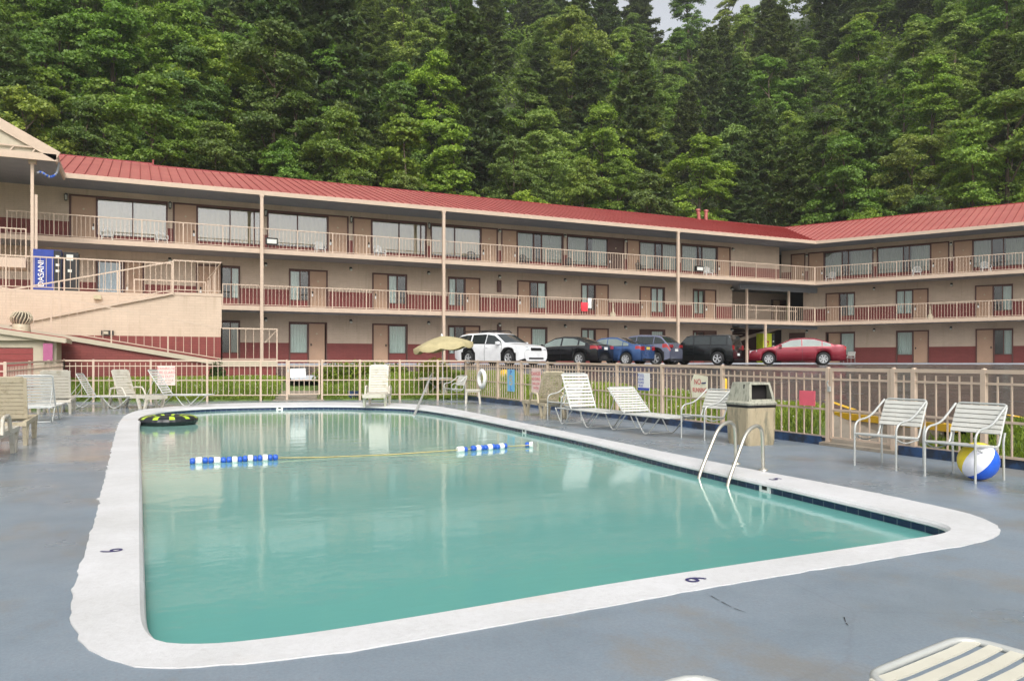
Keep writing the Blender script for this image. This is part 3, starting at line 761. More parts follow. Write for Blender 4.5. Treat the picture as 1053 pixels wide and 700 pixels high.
def walllamp(root,x,z,kind,y=WD):
    m=MB()
    if kind=='lantern':
        m.mat(BLACK); m.box(x-.05,x+.05,y-.04,y,z-.02,z+.18); m.lathe([(.0,.2),(.09,.12),(.1,.1),(.07,.1)],6,(x,y-.14,z)); m.lathe([(.05,-.2),(.07,-.16),(.0,-.22)],6,(x,y-.14,z))
        for k in range(6): a=k*math.pi/3; m.tube([(x+.075*math.cos(a),y-.14+.075*math.sin(a),z+.1),(x+.055*math.cos(a),y-.14+.055*math.sin(a),z-.18)],.008,4)
        m.mat(LAMPG); m.lathe([(.05,-.17),(.065,.09)],8,(x,y-.14,z))
    else:
        m.mat(BLACK); m.box(x-.07,x+.07,y-.06,y,z-.02,z+.14); m.mat(LAMPG); m.lathe([(.0,-.1),(.06,-.08),(.085,-.02),(.085,.03),(.0,.04)],10,(x,y-.13,z)); m.mat(BLACK); m.lathe([(.09,.03),(.09,.06),(.0,.07)],10,(x,y-.13,z))
    m.build('wall_lamp',None,root)
def roofpart(root,poly,z_of,rib_x,rib_fn,name='roof'):
    m=MB(); m.mat(ROOF); P=[(x,y,z_of(y)) for x,y in poly]; m.add(P,[tuple(range(len(P)))])
    Q=[(x,y,z_of(y)-.1) for x,y in poly]; n=len(P)
    for i in range(n): m.quad(P[i],Q[i],Q[(i+1)%n],P[(i+1)%n])
    m.mat(ROOFD)
    for x in rib_x:
        s=rib_fn(x)
        if s: y0,y1=s; m.bar((x,y0,z_of(y0)+.02),(x,y1,z_of(y1)+.02),.03,.045)
    m.build(name,None,root)
OV=-.12; RISE=(11.5-8.93)/8.1
zroof=lambda y:E+8.93+(y-OV)*RISE
# ---- main wing: local x = world x - C0.x, y = world y - 42.6
MW=thing('motel_wing','long three storey tan and red brick motel wing with red metal roof facing the pool','motel building',(C0.x,C0.y,0))
XL=-62.0; XE=-1.16     # wall ends (passage beyond)
XP=lx_main(753)        # start of the stair passage on the lower two floors
units={1:[],2:[],3:[]}
for s in MAIN: units[s[0]]+=add_unit(MW,s,lx_main)
for lv in (1,2,3): wall_level(MW,XL,XE if lv==3 else XP,lv,units[lv])
# slabs run to the mitre with the right wing
for lv in (1,2,3): slab(MW,XL,0 if lv>1 else 0,lv,9.0)
slx=lambda y:0
m=MB(); prism(m,[(XL,OV+.02),(0,OV+.02),(.611*WD,WD),(XL,WD)],EV,EV+.06); prism(m,[(XE-.1,WD),(.611*WD,WD),(.611*9,9),(XE-.1,9)],EV,EV+.06); m.build('soffit',SOFF,MW)
m=MB(); m.box(XL+13.3,-.02,OV-.06,OV,EV-.03,EV+.2); m.build('fascia',BEIGE2,MW)
m=MB()
for k in range(60): x=XL+k*1.05; m.box(x,x+.02,OV+.04,WD-.02,EV-.012,EV-.002)
m.build('soffit_seam',SLABC,MW)
m=MB(); m.box(XL,XE if False else XP,WD+1.6,WD+1.7,F1,EV); m.box(XP-.05,XP,WD+.2,8.8,F1,S3); m.build('room_interior',DARK,MW)  # black-ish backing plane; the darkness of the rooms is put into its colour
m=MB(); m.box(XL,XE,8.8,13.0,F1-1,EV+.2); m.box(XL,XP-.2,2.6+1.9,8.8,F1,S3-.1); m.box(XE-.2,XE,WD+.2,8.8,F3,EV+.1); m.box(XL,XE-.25,WD+1.75,8.8,F3,EV+.1); m.build('rear_wall',TAN,MW)
xr_end=50.16-C0.x
XK=.73-C0.x          # step of the ridge
rib=[XL+.48*i for i in range(int((xr_end-XL)/.48))]
def ribm(x):
    y1=8.0
    if x>0: y0=x*(8.0/xr_end)
    else: y0=OV
    if x<XK: y1=9.1
    return (y0,y1) if y1-y0>.2 else None
XG=-2.99-C0.x        # where the entrance gable's roof takes over
roofpart(MW,[(XL,OV),(0.06,OV),(xr_end,8.0),(XK,8.0),(XK,9.1),(XL,9.1)],zroof,[r for r in rib if r>XG-8],ribm)
m=MB(); m.box(XK,xr_end+.1,7.95,8.1,zroof(8)-.03,zroof(8)+.05); m.box(XL,XK,9.05,9.2,zroof(9.1)-.03,zroof(9.1)+.05); m.box(XK-.02,XK+.06,8.05,9.1,zroof(8)-.2,zroof(9.1)+.02); m.build('ridge_cap',ROOFD,MW)
m=MB(); m.quad((XL,9.1,zroof(9.1)-.05),(XK,9.1,zroof(9.1)-.05),(XK,16,EV+.3),(XL,16,EV+.3)); m.quad((XK,8.05,zroof(8)-.05),(xr_end,8.05,zroof(8)-.05),(xr_end+3,16,EV+.3),(XK,16,EV+.3)); m.build('rear_roof',ROOF,MW)
# rails
for lv,a in ((3,onY(7,42.6)-C0.x),(2,onY(229,42.6)-C0.x)):
    railing(MW,a,-.0,{2:F2,3:F3}[lv])
# tall posts
for px in (269,456,697):
    x=onY(px,42.5)-C0.x; m=MB(); m.box(x-.08,x+.08,-.2,-.06,F1-.2,EV+.02); m.box(x-.11,x+.11,-.22,-.04,EV-.12,EV-.02); m.build('eave_post',BEIGE,MW)
# pillars with lamps on the top floor, ball lamps on the lower floors
for px,k in ((68,'lantern'),(174.8,'lantern'),(273,'lantern'),(360.8,'lantern'),(440.8,'lantern'),(513.4,'ball'),(580.8,'ball'),(642.8,'ball'),(753,'ball')):
    walllamp(MW,lx_main(px),F3+2.35,k)
for px in (174.6,273,360.5,440.5,580.8): 
    walllamp(MW,lx_main(px),F2+2.45,'ball')
for px in (513.4,642.8,752): walllamp(MW,lx_main(px),F2+2.45,'ball')
for px in (273,360.5,440.5,513.4,580.8,642.8,752): walllamp(MW,lx_main(px),F1+2.4,'ball')
for px,z in ((440.6,F3+1.25),(513,F2+1.5),(513,F1+1.7)):   # meter boxes
    x=lx_main(px); m=MB(); m.box(x-.14,x+.14,WD-.1,WD-.005,z-.0,z+.75 if z<F3 else z+.45); m.build('meter_box',BEIGE2 if z>F3 else BROWN,MW)
# roof pipes
for px,t in ((719,0),(726,1)):
    x=onY(px,50.4)-C0.x; y=7.8; z=zroof(y); m=MB(); m.tube([(x,y,z-.1),(x-(.12 if t==0 else 0),y,z+.75)],.14,10); m.lathe([(.19,.7),(.19,.82),(0,.86)],10,(x-(.12 if t==0 else 0),y,z)); m.build('roof_pipe',ROOF,MW)
# flood-light boxes on the top railing
for px,py in ((279.3,249.6),(718.8,278)):
    x=onY(px,42.5)-C0.x; m=MB(); m.mat(BLACK); m.box(x-.3,x+.3,-.2,.0,F3+.26,F3+.6); m.mat(LAMPG); m.box(x-.24,x+.24,-.215,-.195,F3+.3,F3+.52); m.build('floodlight_box',None,MW)
# passage: back wall, panels coloured as its shade, side wall, beam, thin posts, stair
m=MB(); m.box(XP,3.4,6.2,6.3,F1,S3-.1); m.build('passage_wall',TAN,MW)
m=MB(); m.box(XE,3.6,5.6,5.7,F3,EV+.3); m.build('passage_wall',DARK,MW)  # near-black panel closing the recess, its shade put into the colour
m=MB(); m.box(XP+.0,3.4,6.18,6.199,F1,F1+2.7); m.build('passage_dark_wall',simple('dark_red_brick_shadow_side',(70,34,32),.7),MW)  # darker red sheet over the wall, passage shade put into its colour
m=MB(); m.box(XP,1.9,1.55,1.75,S3-.42,S3-.02); m.box(XP,1.9,1.55,1.75,S2-.22,S2-.02); m.build('beam',SOFF,MW)
for px,z0,z1,y in ((768,F2,S3-.4,1.4),(811,F2,S3-.4,1.4),(768,F1,S2,1.4),(787,F1-.1,S2,.0)):
    x=onY(px,42.6+y)-C0.x; m=MB(); m.box(x-.07,x+.07,y-.07,y+.07,z0,z1); m.build('passage_post',BEIGE,MW)
m=MB(); xa=onY(768,45.5)-C0.x
m.bar((xa,3.6,S2-1.0),(xa+4.2,3.6,S2+.0),.1,.22); m.bar((xa-.6,3.0,F1+1.1),(xa+.4,3.0,F1+1.0),.05); 
for k in range(14): m.box(xa-3.0+k*.3,xa-2.7+k*.3,3.7,5.4,F1+.1+k*.2,F1+.15+k*.2)
m.build('stair_flight',BEIGE2,MW)
m=MB(); m.bar((xa-.5,3.4,F2+.35),(xa+3.6,3.4,F2+1.45),.06); m.box(xa-1.2,xa+3.9,1.75,1.8,F2+.9,F2+.96); m.build('stair_handrail',BEIGE,MW)
m=MB(); x=onY(803,48.6)-C0.x; m.box(x-.9,x+.6,6.02,6.17,F2,F2+2.2); m.build('passage_door_frame',BROWN,MW)
m=MB(); m.box(x-.8,x-.15,5.98,6.02,F2,F2+2.12); m.build('door',DOOR,MW)
# ---- right wing: local x along UR, y outward NR
RW=thing('motel_wing','shorter motel wing on the right with red roof angled toward the pool','motel building',(C0.x,C0.y,0),math.atan2(UR.y,UR.x))
XR=48.0; units={1:[],2:[],3:[]}
for s in RIGHT: units[s[0]]+=add_unit(RW,s,lx_right)
XS=lx_right(803.5); 
for lv in (1,2,3): wall_level(RW,XS if lv!=2 else lx_right(826),XR,lv,units[lv])
for lv in (1,2,3): 
    z1={1:F1,2:F2,3:F3}[lv]
    m=MB(); zz=(z1-SL+.004,z1-.006); pts=[(0,.03),(XR,.03),(XR,9),(-5.5,9)]
    m.add([(x,y,z) for z in zz for x,y in pts],[(3,2,1,0),(4,5,6,7),(0,1,5,4),(1,2,6,5),(2,3,7,6),(3,0,4,7)]); m.build('floor_slab',SLABC if lv>1 else WALKC,RW)
    if lv>1: m=MB(); m.box(.0,XR,-.02,.028,z1-SL-.02,z1+.02); m.build('fascia',BEIGE2,RW)
m=MB(); m.add([(x,y,z) for z in (EV+.003,EV+.063) for x,y in ((0,OV+.02),(XR,OV+.02),(XR,WD),(-1.3,WD))],[(3,2,1,0),(4,5,6,7),(0,1,5,4),(1,2,6,5),(2,3,7,6),(3,0,4,7)]); m.build('soffit',SOFF,RW)
m=MB(); m.box(.02,XR,OV-.06,OV,EV-.03,EV+.2); m.build('fascia',BEIGE2,RW)
m=MB(); m.box(XS,XR,WD+1.6,WD+1.7,F1,EV); m.build('room_interior',DARK,RW)  # same black-ish backing, room darkness put into the colour
m=MB(); m.box(XS,XR,WD+1.75,13,F1-1,EV+.1); m.build('rear_wall',TAN,RW)
# ridge corner in local coordinates of the right wing
rc=(Vector((50.16,50.6,0))-C0); rcx=rc.dot(UR); rcy=rc.dot(NR)
def ribr(x):
    if x>=0: return (OV,8.0)
    y0=x/rcx*8.0; return (y0,8.0) if 8-y0>.2 else None
roofpart(RW,[(.06,OV),(XR,OV),(XR,8.0),(rcx,8.0)],zroof,[rcx+.48*i for i in range(int((XR-rcx)/.48))],ribr)
m=MB(); m.box(rcx,XR,7.95,8.1,zroof(8)-.03,zroof(8)+.05); m.build('ridge_cap',ROOFD,RW)
m=MB(); m.quad((rcx,8.05,zroof(8)-.05),(XR,8.05,zroof(8)-.05),(XR,16,EV+.3),(rcx-3,16,EV+.3)); m.build('rear_roof',ROOF,RW)
for lv in (2,3): railing(RW,0.0,XR,{2:F2,3:F3}[lv])
for px in (830,899.8,978,1065): walllamp(RW,lx_right(px),F3+2.3,'ball')
for px in (832.5,899,978.6,1070): walllamp(RW,lx_right(px),F2+2.45,'ball')
for px in (830,899,978): walllamp(RW,lx_right(px),F1+2.4,'ball')
for z0,z1,px in ((F2,F2+.62,956),):
    pass
# ---- entrance gable at the far left
GX=-3.2; GY=38.8
GB=thing('entrance_gable','beige framed open gable roof on a post at the left end of the motel','roof gable',(GX,GY,0))
zc=E+8.78; apx=-4.6; za=zc+2.55
m=MB(); m.quad((0,0,zc+.1),(0,3.75,zc+.1),(apx,3.75,za),(apx,0,za)); m.quad((0,0,zc),(apx,0,za-.1),(apx,3.75,za-.1),(0,3.75,zc)); m.quad((apx,0,za),(apx,3.75,za),(2*apx,3.75,zc+.1),(2*apx,0,zc+.1)); m.build('gable_roof',ROOF,GB)
m=MB(); m.bar((.05,-.06,zc+.02),(apx,-.06,za),.08,.42); m.bar((apx,-.06,za),(2*apx,-.06,zc),.08,.42); m.box(2*apx,-.0,-.1,-.02,zc-.2,zc+.1); m.box(-.04,.04,-.02,3.75,zc-.2,zc+.12); m.build('bargeboard',BEIGE2,GB)
m=MB(); m.add([(-.06,.03,zc+.0),(apx,.03,za-.1),(2*apx+.06,.03,zc+.0)],[(0,1,2)]); m.build('gable_panel',SIDC,GB)
m=MB(); m.box(-7,-.6,-.09,-.03,zc+.28,zc+.34)
for k in range(8): m.bar((-.9-k*.8,-.06,zc+.1),(-.75-k*.8,-.06,zc+.3),.05)
m.build('truss_batten',BEIGE2,GB)
m=MB(); m.box(2*apx,-.04,0,3.75,zc-.12,zc-.04); m.build('ceiling',SOFF,GB)
px_=onY(35,39.2)-GX
m=MB(); m.box(px_-.12,px_+.0,.3,.45,F2-.1,zc-.12); m.box(px_+.02,px_+.13,.36,.46,F2-.1,zc-1.6); m.box(px_-.2,px_+.1,.26,.5,zc-.3,zc-.12); m.build('post',BEIGE,GB)
def WP(px,py,Y): r=ray(px,py); t=Y/r.y; return Vector((r.x*t,Y,E+r.z*t))
pts=round_path([WP(px,py,39.0+.1*(k%2))-Vector((GX,GY,0)) for k,(px,py) in enumerate(((38,178),(42.5,176.5),(47,180),(51.5,182.5),(56,181),(59.5,176.5),(60.5,167)))],.18,3)
mb=MB()
for k in range(len(pts)-1):
    mb.mat(BLUEPL if (k%3) and k<len(pts)-5 else SOFF); mb.tube(pts[k:k+2],.045+.012*(k%2),7)
tag(mb.build('twisted_streamer',None,None,(GX,GY,0)),'blue and white twisted streamer hanging under the entrance gable','streamer')
# upper landing between floors
LA=thing('stair_landing','beige stair landing with picket railing at the far left below the gable','stair landing',(-4.35,38.9,0))
zl=E+4.4
m=MB(); m.box(-5,0,0,1.6,zl-.42,zl); m.build('landing_slab',BEIGE2,LA)
railing(LA,-5,0,zl,post=1.6,hz=1.25)
m=MB(); m.bar((-4.2,1.7,zl+1.25),(-3.2,3.7,F3+1.1),.05); m.bar((-4.2,1.7,zl-.2),(-3.2,3.7,F3-.15),.08,.3); m.build('stringer',BEIGE,LA)
# ---- platform, walls and ramps on the left
PX1=onY(228,33.4)
PZ=E+2.72
RP=thing('ramp_structure','tan over red brick platform with two sloping picket railed ramps on the left','ramp',(0,32,0))
def flight(a,b,y0,y1,th,mat,name):
    m=MB(); m.add([(x,y,z+dz) for (x,z) in (a,b) for y in (y0,y1) for dz in (-th,0)],[(0,1,3,2),(4,6,7,5),(0,4,5,1),(2,3,7,6),(0,2,6,4),(1,5,7,3)]); m.build(name,mat,RP)
ua=(-8.5,E+.35); ub=(onY(178,33.4),PZ-.01); ZS=E+.98
rz_=lambda x: ua[1]+(ub[1]-ua[1])*(x-ua[0])/(ub[0]-ua[0])
xm_=ua[0]+(ZS-ua[1])/(ub[1]-ua[1])*(ub[0]-ua[0])
m=MB(); P0=[(xm_,ZS),(PX1,ZS),(PX1,PZ-.12),(ub[0],PZ-.12),(ub[0]-.3,rz_(ub[0]-.3)-.08)]
m.add([(x,1.4,z) for x,z in P0]+[(x,1.6,z) for x,z in P0],[(0,1,2,3,4),(9,8,7,6,5),(1,6,7,2),(0,4,9,5)]); m.build('upper_wall',TAN,RP)
P0=[(ua[0],.3),(PX1,.3),(PX1,ZS),(xm_,ZS),(ua[0],ua[1]-.08)]
m=MB(); m.add([(x,1.396,z) for x,z in P0]+[(x,1.596,z) for x,z in P0],[(0,1,2,3,4),(9,8,7,6,5),(1,6,7,2)]); m.build('red_wainscot',RED,RP)
m=MB(); m.box(-14,ub[0]+.3,2.5,2.7,.3,PZ-.12); m.build('back_wall',TAN,RP)
m=MB(); m.box(PX1-.2,PX1-.002,1.602,10.55,.3,PZ-.12); m.build('side_wall',TAN,RP)
m=MB(); prism(m,[(ub[0],1.38),(PX1+.03,1.38),(PX1+.03,10.55),(-14,10.55),(-14,2.5),(ub[0],2.5)],PZ-.119,PZ); m.build('platform_slab',BEIGE2,RP)
def rail_poly(root,pts,hz,pick=.2,post=1.9,name='railing'):
    r=MB(); q=MB(); ps=[]
    for a,b in zip(pts,pts[1:]):
        a=Vector(a); b=Vector(b); r.bar(a+Vector((0,0,hz)),b+Vector((0,0,hz)),.045,.05); r.bar(a+Vector((0,0,.1)),b+Vector((0,0,.1)),.025,.03)
        L=(b-a).length; n=max(1,int(L/pick))
        for i in range(1,n): p=a.lerp(b,i/n); q.bar(p+Vector((0,0,.1)),p+Vector((0,0,hz)),.018,.018,(1,0,0))
        k=max(1,round(L/post)); ps+=[a.lerp(b,i/k) for i in range(k+1)]
    ro=r.build(name,BEIGE,root)
    if q.v: q.build('picket_panel',BEIGE,ro)
    for p in ps: x=MB(); x.box(-.024,.024,-.024,.024,-.12,hz+.001); x.build('railing_post',BEIGE,ro,p)
rail_poly(RP,[(ub[0],1.43,PZ),(PX1,1.43,PZ)],1.25)
rail_poly(RP,[(-14,2.55,PZ),(ub[0],2.55,PZ)],1.25)
rail_poly(RP,[(PX1,1.43,PZ),(PX1,8.3,PZ)],1.25,pick=1.2,post=4)
rail_poly(RP,[(PX1-.1,8.4,PZ),(PX1-3.2,8.4,PZ)],1.1,pick=.3,post=3)
flight(ua,ub,1.3,2.44,.09,BEIGE2,'upper_ramp')
rail_poly(RP,[(ua[0],1.35,ua[1]),(ub[0],1.35,ub[1])],1.2,pick=.8)
X1=onY(228,32); X2=onY(285,32); sl=1.08/(X1-onY(40,32))
la=(-8.5,E+sl*(X1+8.5)); lb=(X1,E)
flight(la,lb,.0,1.25,.17,SIDC,'lower_ramp'); flight((X1+.001,E),(X2,E),.0,1.25,.17,SIDC,'ramp_landing')
rail_poly(RP,[(la[0],.06,la[1]),(lb[0],.06,lb[1]),(X2,.06,E)],1.28,pick=.27)
m=MB(); 
m.add([(la[0],.1,.3),(lb[0],.1,.3),(lb[0],.1,lb[1]-.17),(la[0],.1,la[1]-.17)],[(0,1,2,3)]); m.box(X1,X2-.03,.1,1.2,.3,E-.175); m.build('ramp_base_wall',RED,RP)
m=MB(); m.bar((X2-.0,.1,E+1.28),(X2+.15,1.2,E+1.28),.05); m.bar((X2-.4,.5,E+.75),(X2+.1,.5,E+1.3),.03); m.build('end_rail',BEIGE,RP)
x=onY(431/3.889,33.4) ; m=MB(); m.mat(BLACK); m.box(x-.22,x+.2,1.32,1.394,E+1.0,E+1.17); m.mat(SIDC); m.box(x-.14,x+.02,1.31,1.325,E+1.03,E+1.14); m.build('wall_light',None,RP)
x=onY(100,34.4); m=MB(); m.box(x-.12,x+.14,2.3,2.5,PZ-.3,PZ-.15); m.build('wall_light',CURT,RP)
# ---- vending machines
def vending(loc,rz,w,d,h,label,side,front,stripes,txt=None):
    v=thing('vending_machine',label,'vending machine',loc,rz); m=MB(); m.box(-w/2,w/2,0,d,.08,h); m.box(-w/2+.05,w/2-.05,.05,d-.05,0,.08); m.build('cabinet',side,v)
    m=MB(); m.box(-w/2,w/2*.45,-.04,-.002,.1,h-.02); fr=m.build('front_panel',front,v)
    m=MB(); m.box(w/2*.47,w/2,-.04,-.002,.1,h-.02); c=m.build('control_panel',BLACK,v)
    m=MB(); [m.box(w/2*.6,w/2*.85,-.05,-.041,z,z+.1) for z in (1.55,1.2,.95)]; m.build('slot',LAMPG,c)
    if txt:
        t=text_obj('lettering',txt[0],txt[1],txt[2],v,(txt[3],-.045,txt[4]),(R(90),R(-90) if txt[5] else 0,0),.002)
    return v
g=onY(49,38.0)
VB=simple('deep_blue_panel',(28,54,138),.3,var=.3,scale=2); 
vending((g,37.9,F2-.08),0,1.02,.85,1.88,'tall blue drink machine with white lettering on the left platform',VB,VB,0,('DASANI',.31,WHITEPL,-.22,.86,True))
VY=simple('yellow_green_panel',(205,215,40),.3,var=.1,scale=3)
gp=G(794,0,0); x=onY(790.5,44.6)
vending((x,44.6,F1),R(-8),1.05,.8,2.2,'yellow green drink machine with a red emblem in the stair passage',VY,VY,0,None)
vv=[o for o in bpy.data.objects if o.name.startswith('vending_machine')][-1]
m=MB(); m.tube([(-.22+.17*math.cos(a),-.045,1.45+.2*math.sin(a)) for a in [k*math.pi/8 for k in range(16)]],.03,6,closed=True); m.tube([(-.4,-.05,1.3),(-.22,-.05,1.5),(-.02,-.05,1.62)],.04,6); m.build('emblem',REDL,vv)
# dark cabinet and grill-like machine by the blue drink machine
x=onY(68,37.9); v=thing('ice_machine','dark narrow machine beside the blue drink machine','machine',(x+.14,38.2,F2-.08)); m=MB(); m.box(-.26,.3,0,.7,.0,1.85); m.build('cabinet',BLACK,v); m=MB(); m.box(-.15,.1,-.012,-.001,1.5,1.75); m.box(-.1,.05,-.012,-.001,1.0,1.12); m.build('panel',LAMPG,v)
# ---- shed
SH=thing('pool_shed','small red panelled shed with red roof and white trim at the left edge','shed',(-3.0,29.8,0))
SX1=onY(59,29.8)+3.0
m=MB(); m.mat(SIDC); m.box(-6,SX1-.03,0.03,1.9,.2,2.0); m.build('wall',None,SH)
m=MB(); 
for k in range(7): m.box(-6,onY(35,29.8)+3.0,-.015-.01*(k%2),.028,.35+k*.2,.54+k*.2)
m.build('panel_door',SHEDR,SH)
xx=onY(38,29.8)+3.0; m=MB(); m.box(xx-.1,xx+.22,-.05,.029,.2,2.02); m.box(-6,xx-.1,-.045,.0285,1.76,1.98); m.build('trim',SIDC,SH)
m=MB(); ex=onY(67,29.6)+3.0
zr=lambda x:2.08+(ex-x)*.155
m.mat(ROOF); m.quad((ex,-.25,zr(ex)),(ex,2.1,zr(ex)),(-6,2.1,zr(-6)),(-6,-.25,zr(-6)))
m.mat(ROOFD); 
for k in range(9): y=-.25+k*.29; m.bar((ex,y,zr(ex)+.01),(-6,y,zr(-6)+.01),.03,.03)
m.build('roof',None,SH)
m=MB(); m.bar((ex+.02,-.27,zr(ex)-.09),(-6,-.27,zr(-6)-.09),.05,.16); m.bar((ex+.02,-.27,zr(ex)-.08),(ex+.02,2.1,zr(ex)-.08),.05,.14); m.quad((-6,-.2,1.9),(ex-.3,-.2,2.0),(ex-.3,-.2,zr(ex)-.05),(-6,-.2,zr(-6)-.05)); m.build('fascia',SIDC,SH)
tx=onY(22,30.5)+3.0; tz=zr(tx)
VT=thing('turbine_vent','round slatted metal turbine vent on the shed roof','roof vent',(tx-3.0,30.5,tz-.1))
m=MB(); m.lathe([(.28,0),(.26,.32),(.24,.36)],18); m.build('neck',RESINT,VT)
m=MB()
for k in range(18):
    a=2*math.pi*k/18; m.tube([((.2+.12*math.sin(t*math.pi))*math.cos(a+t*.5),(.2+.12*math.sin(t*math.pi))*math.sin(a+t*.5),.34+.42*t) for t in (0,.2,.4,.6,.8,1)],.022,5)
m.lathe([(.0,.8),(.2,.76),(.2,.74)],18); m.build('turbine_head',RESINT,VT)
m=MB(); m.mat(simple('shaded_vent_metal',(96,88,76),.6)); m.lathe([(.2,.36),(.23,.55),(.2,.74)],14); m.build('turbine_core',None,VT)
m=MB(); m.box(-.02,.25,-.1,-.06,1.3,1.9); tag(m.build('pink_banner',simple('pink_vinyl',(170,90,130),.5),None,(onY(45,29.6),29.7,0)),'strip of pink banner at the corner of the small shed','banner')
# ================================================================ pool furniture
def strap_lounger(name,label,loc,rz,back=50,strapm=STRAP,seatlen=1.25,backlen=.68,h=.34,w=.62,group='metal strap loungers'):
    """foot end at +x, head at -x, origin under the hinge"""
    t=thing(name,label,'lounger',loc,rz,group); a=R(back); hw=w/2
    fr=MB(); r=.014
    fr.tube(round_path([(0,-hw,h),(seatlen,-hw,h),(seatlen,hw,h),(0,hw,h)],.1,4),r); fr.tube([(0,-hw,h),(0,hw,h)],r)
    fr.tube([(-.55,-hw,h),(0,-hw,h)],r); fr.tube([(-.55,hw,h),(0,hw,h)],r); fr.tube([(-.55,-hw,h),(-.55,hw,h)],r); fr.build('seat_frame',TUBE,t)
    bx=lambda s:(-math.cos(a)*s,h+.012+math.sin(a)*s)
    bf=MB(); e=bx(backlen); bf.tube(round_path([(0,-hw+.02,h+.01),(e[0],-hw+.02,e[1]),(e[0],hw-.02,e[1]),(0,hw-.02,h+.01)],.06,4),r)
    m_=bx(backlen*.62); 
    for s in (-1,1): bf.tube([(m_[0],s*(hw-.04),m_[1]),(-.5,s*(hw-.04),h)],.009)
    bo=bf.build('back_frame',TUBE,t)
    def straps(p0,p1,n,name,par):
        m=MB(); p0=Vector(p0); p1=Vector(p1); d=(p1-p0)/n; u=d.normalized(); nn=Vector((-u.z,0,u.x)); 
        if nn.z<0: nn=-nn
        for i in range(n):
            A=p0+d*(i+.18); B=p0+d*(i+.82); th=nn*.008
            for (S,Tt) in ((A,B),):
                sag=-nn*.012; y0,y1=-hw-.004,hw+.004
                L=[(S+Vector((0,y0,0))+th*.2),(S+Vector((0,y0*.5,0))+th+sag),(S+Vector((0,y1*.5,0))+th+sag),(S+Vector((0,y1,0))+th*.2)]
                Q=[(Tt+Vector((0,y0,0))+th*.2),(Tt+Vector((0,y0*.5,0))+th+sag),(Tt+Vector((0,y1*.5,0))+th+sag),(Tt+Vector((0,y1,0))+th*.2)]
                L2=[p-nn*.006 for p in L]; Q2=[p-nn*.006 for p in Q]
                m.add(L+Q+L2+Q2,[(0,1,5,4),(1,2,6,5),(2,3,7,6),(8,12,13,9),(9,13,14,10),(10,14,15,11),(0,8,9,1),(1,9,10,2),(2,10,11,3),(4,5,13,12),(5,6,14,13),(6,7,15,14),(0,4,12,8),(3,11,15,7)])
        m.build(name,strapm,par)
    straps((.02,0,h+.004),(seatlen-.012,0,h+.004),18,'seat_straps',t); straps((e[0],0,e[1]),(bx(.04)[0],0,bx(.04)[1]),10,'back_straps',bo)
    for x0 in (-.38,.62):
        for s in (-1,1):
            l=MB(); y=s*(hw-.03); l.tube(round_path([(x0-.3,y,h),(x0-.06,y,.03),(x0+.08,y,.02),(x0+.42,y,h)],.12,5),.012); l.build('leg',TUBE,t)
        b=MB(); b.tube([(x0,-hw+.03,.03),(x0,hw-.03,.03)],.010); b.build('cross_bar',TUBE,t)
    return t
def resin_lounger(name,label,loc,rz,back=55,mat=RESIN,weave=False,arms=True,group='resin loungers',slats=9,length=1.15,backlen=.75,w=.66,h=.36):
    t=thing(name,label,'lounger',loc,rz,group); hw=w/2; a=R(back)
    f=MB()
    for s in (-1,1):
        y=s*(hw-.03); f.box(-.62,length,y-.03,y+.03,h-.07,h)
    f.box(length-.04,length+.02,-hw,hw,h-.1,h+.005); f.box(-.65,-.6,-hw,hw,h-.07,h-.005); f.build('seat_frame',mat,t)
    m=MB()
    n=int(length/.12)
    for i in range(n): x=.04+i*(length-.06)/n; m.box(x,x+.085,-hw+.05,hw-.05,h-.012,h+.012)
    m.build('seat_slats',mat,t)
    b=MB(); ca,sa=math.cos(a),math.sin(a)
    def P(s,y,o=0): return Vector((-ca*s+sa*o,y,h+.02+sa*s+ca*o))
    def bb(s0,s1,y0,y1,o0,o1):
        b.add([P(s,y,o) for s in (s0,s1) for y in (y0,y1) for o in (o0,o1)],[(0,1,3,2),(4,6,7,5),(0,4,5,1),(2,3,7,6),(0,2,6,4),(1,5,7,3)])
    bw=hw-.04
    bb(0,backlen,-bw,-bw+.05,-.02,.02); bb(0,backlen,bw-.05,bw,-.02,.02); bb(backlen-.07,backlen+.02,-bw+.05,bw-.05,-.021,.021); bb(0,.07,-bw+.05,bw-.05,-.02,.02)
    if weave:
        k=0; nn=9; step=(backlen-.14)/nn
        for i in range(nn): bb(.07+i*step,.07+i*step+step*.58,-bw+.05,bw-.05,-.008,.008)
        for j in range(5): y=-bw+.05+(2*bw-.1)*(j+.0)/5; bb(.07,backlen-.07,y+.0,y+(2*bw-.1)/5*.5,-.012,.012)
    else:
        step=(backlen-.14)/slats
        for i in range(slats): bb(.07+i*step+step*.14,.07+(i+1)*step,-bw+.05,bw-.05,-.012,.012)
    b.build('backrest',mat,t)
    for x in (-.42,length-.25):
        for s in (-1,1):
            l=MB(); y=s*(hw-.03)
            for dx in (-.17,.17):
                l.add([(x+dx*1.0-.045,y-.03,h-.06),(x+dx*1.0+.045,y-.03,h-.06),(x+dx*.45+.035,y-.025,0),(x+dx*.45-.035,y-.025,0),(x+dx*1.0-.045,y+.03,h-.06),(x+dx*1.0+.045,y+.03,h-.06),(x+dx*.45+.035,y+.025,0),(x+dx*.45-.035,y+.025,0)],[(0,3,2,1),(4,5,6,7),(0,1,5,4),(1,2,6,5),(2,3,7,6),(3,0,4,7)])
            l.build('leg',mat,t)
    if arms:
        for s in (-1,1):
            l=MB(); y=s*(hw+.02); l.tube(round_path([(-.25,y,h-.02),(-.2,y,h+.2),(.22,y,h+.22),(.36,y,h-.02)],.07,4),.026,6); l.build('armrest',mat,t)
    return t
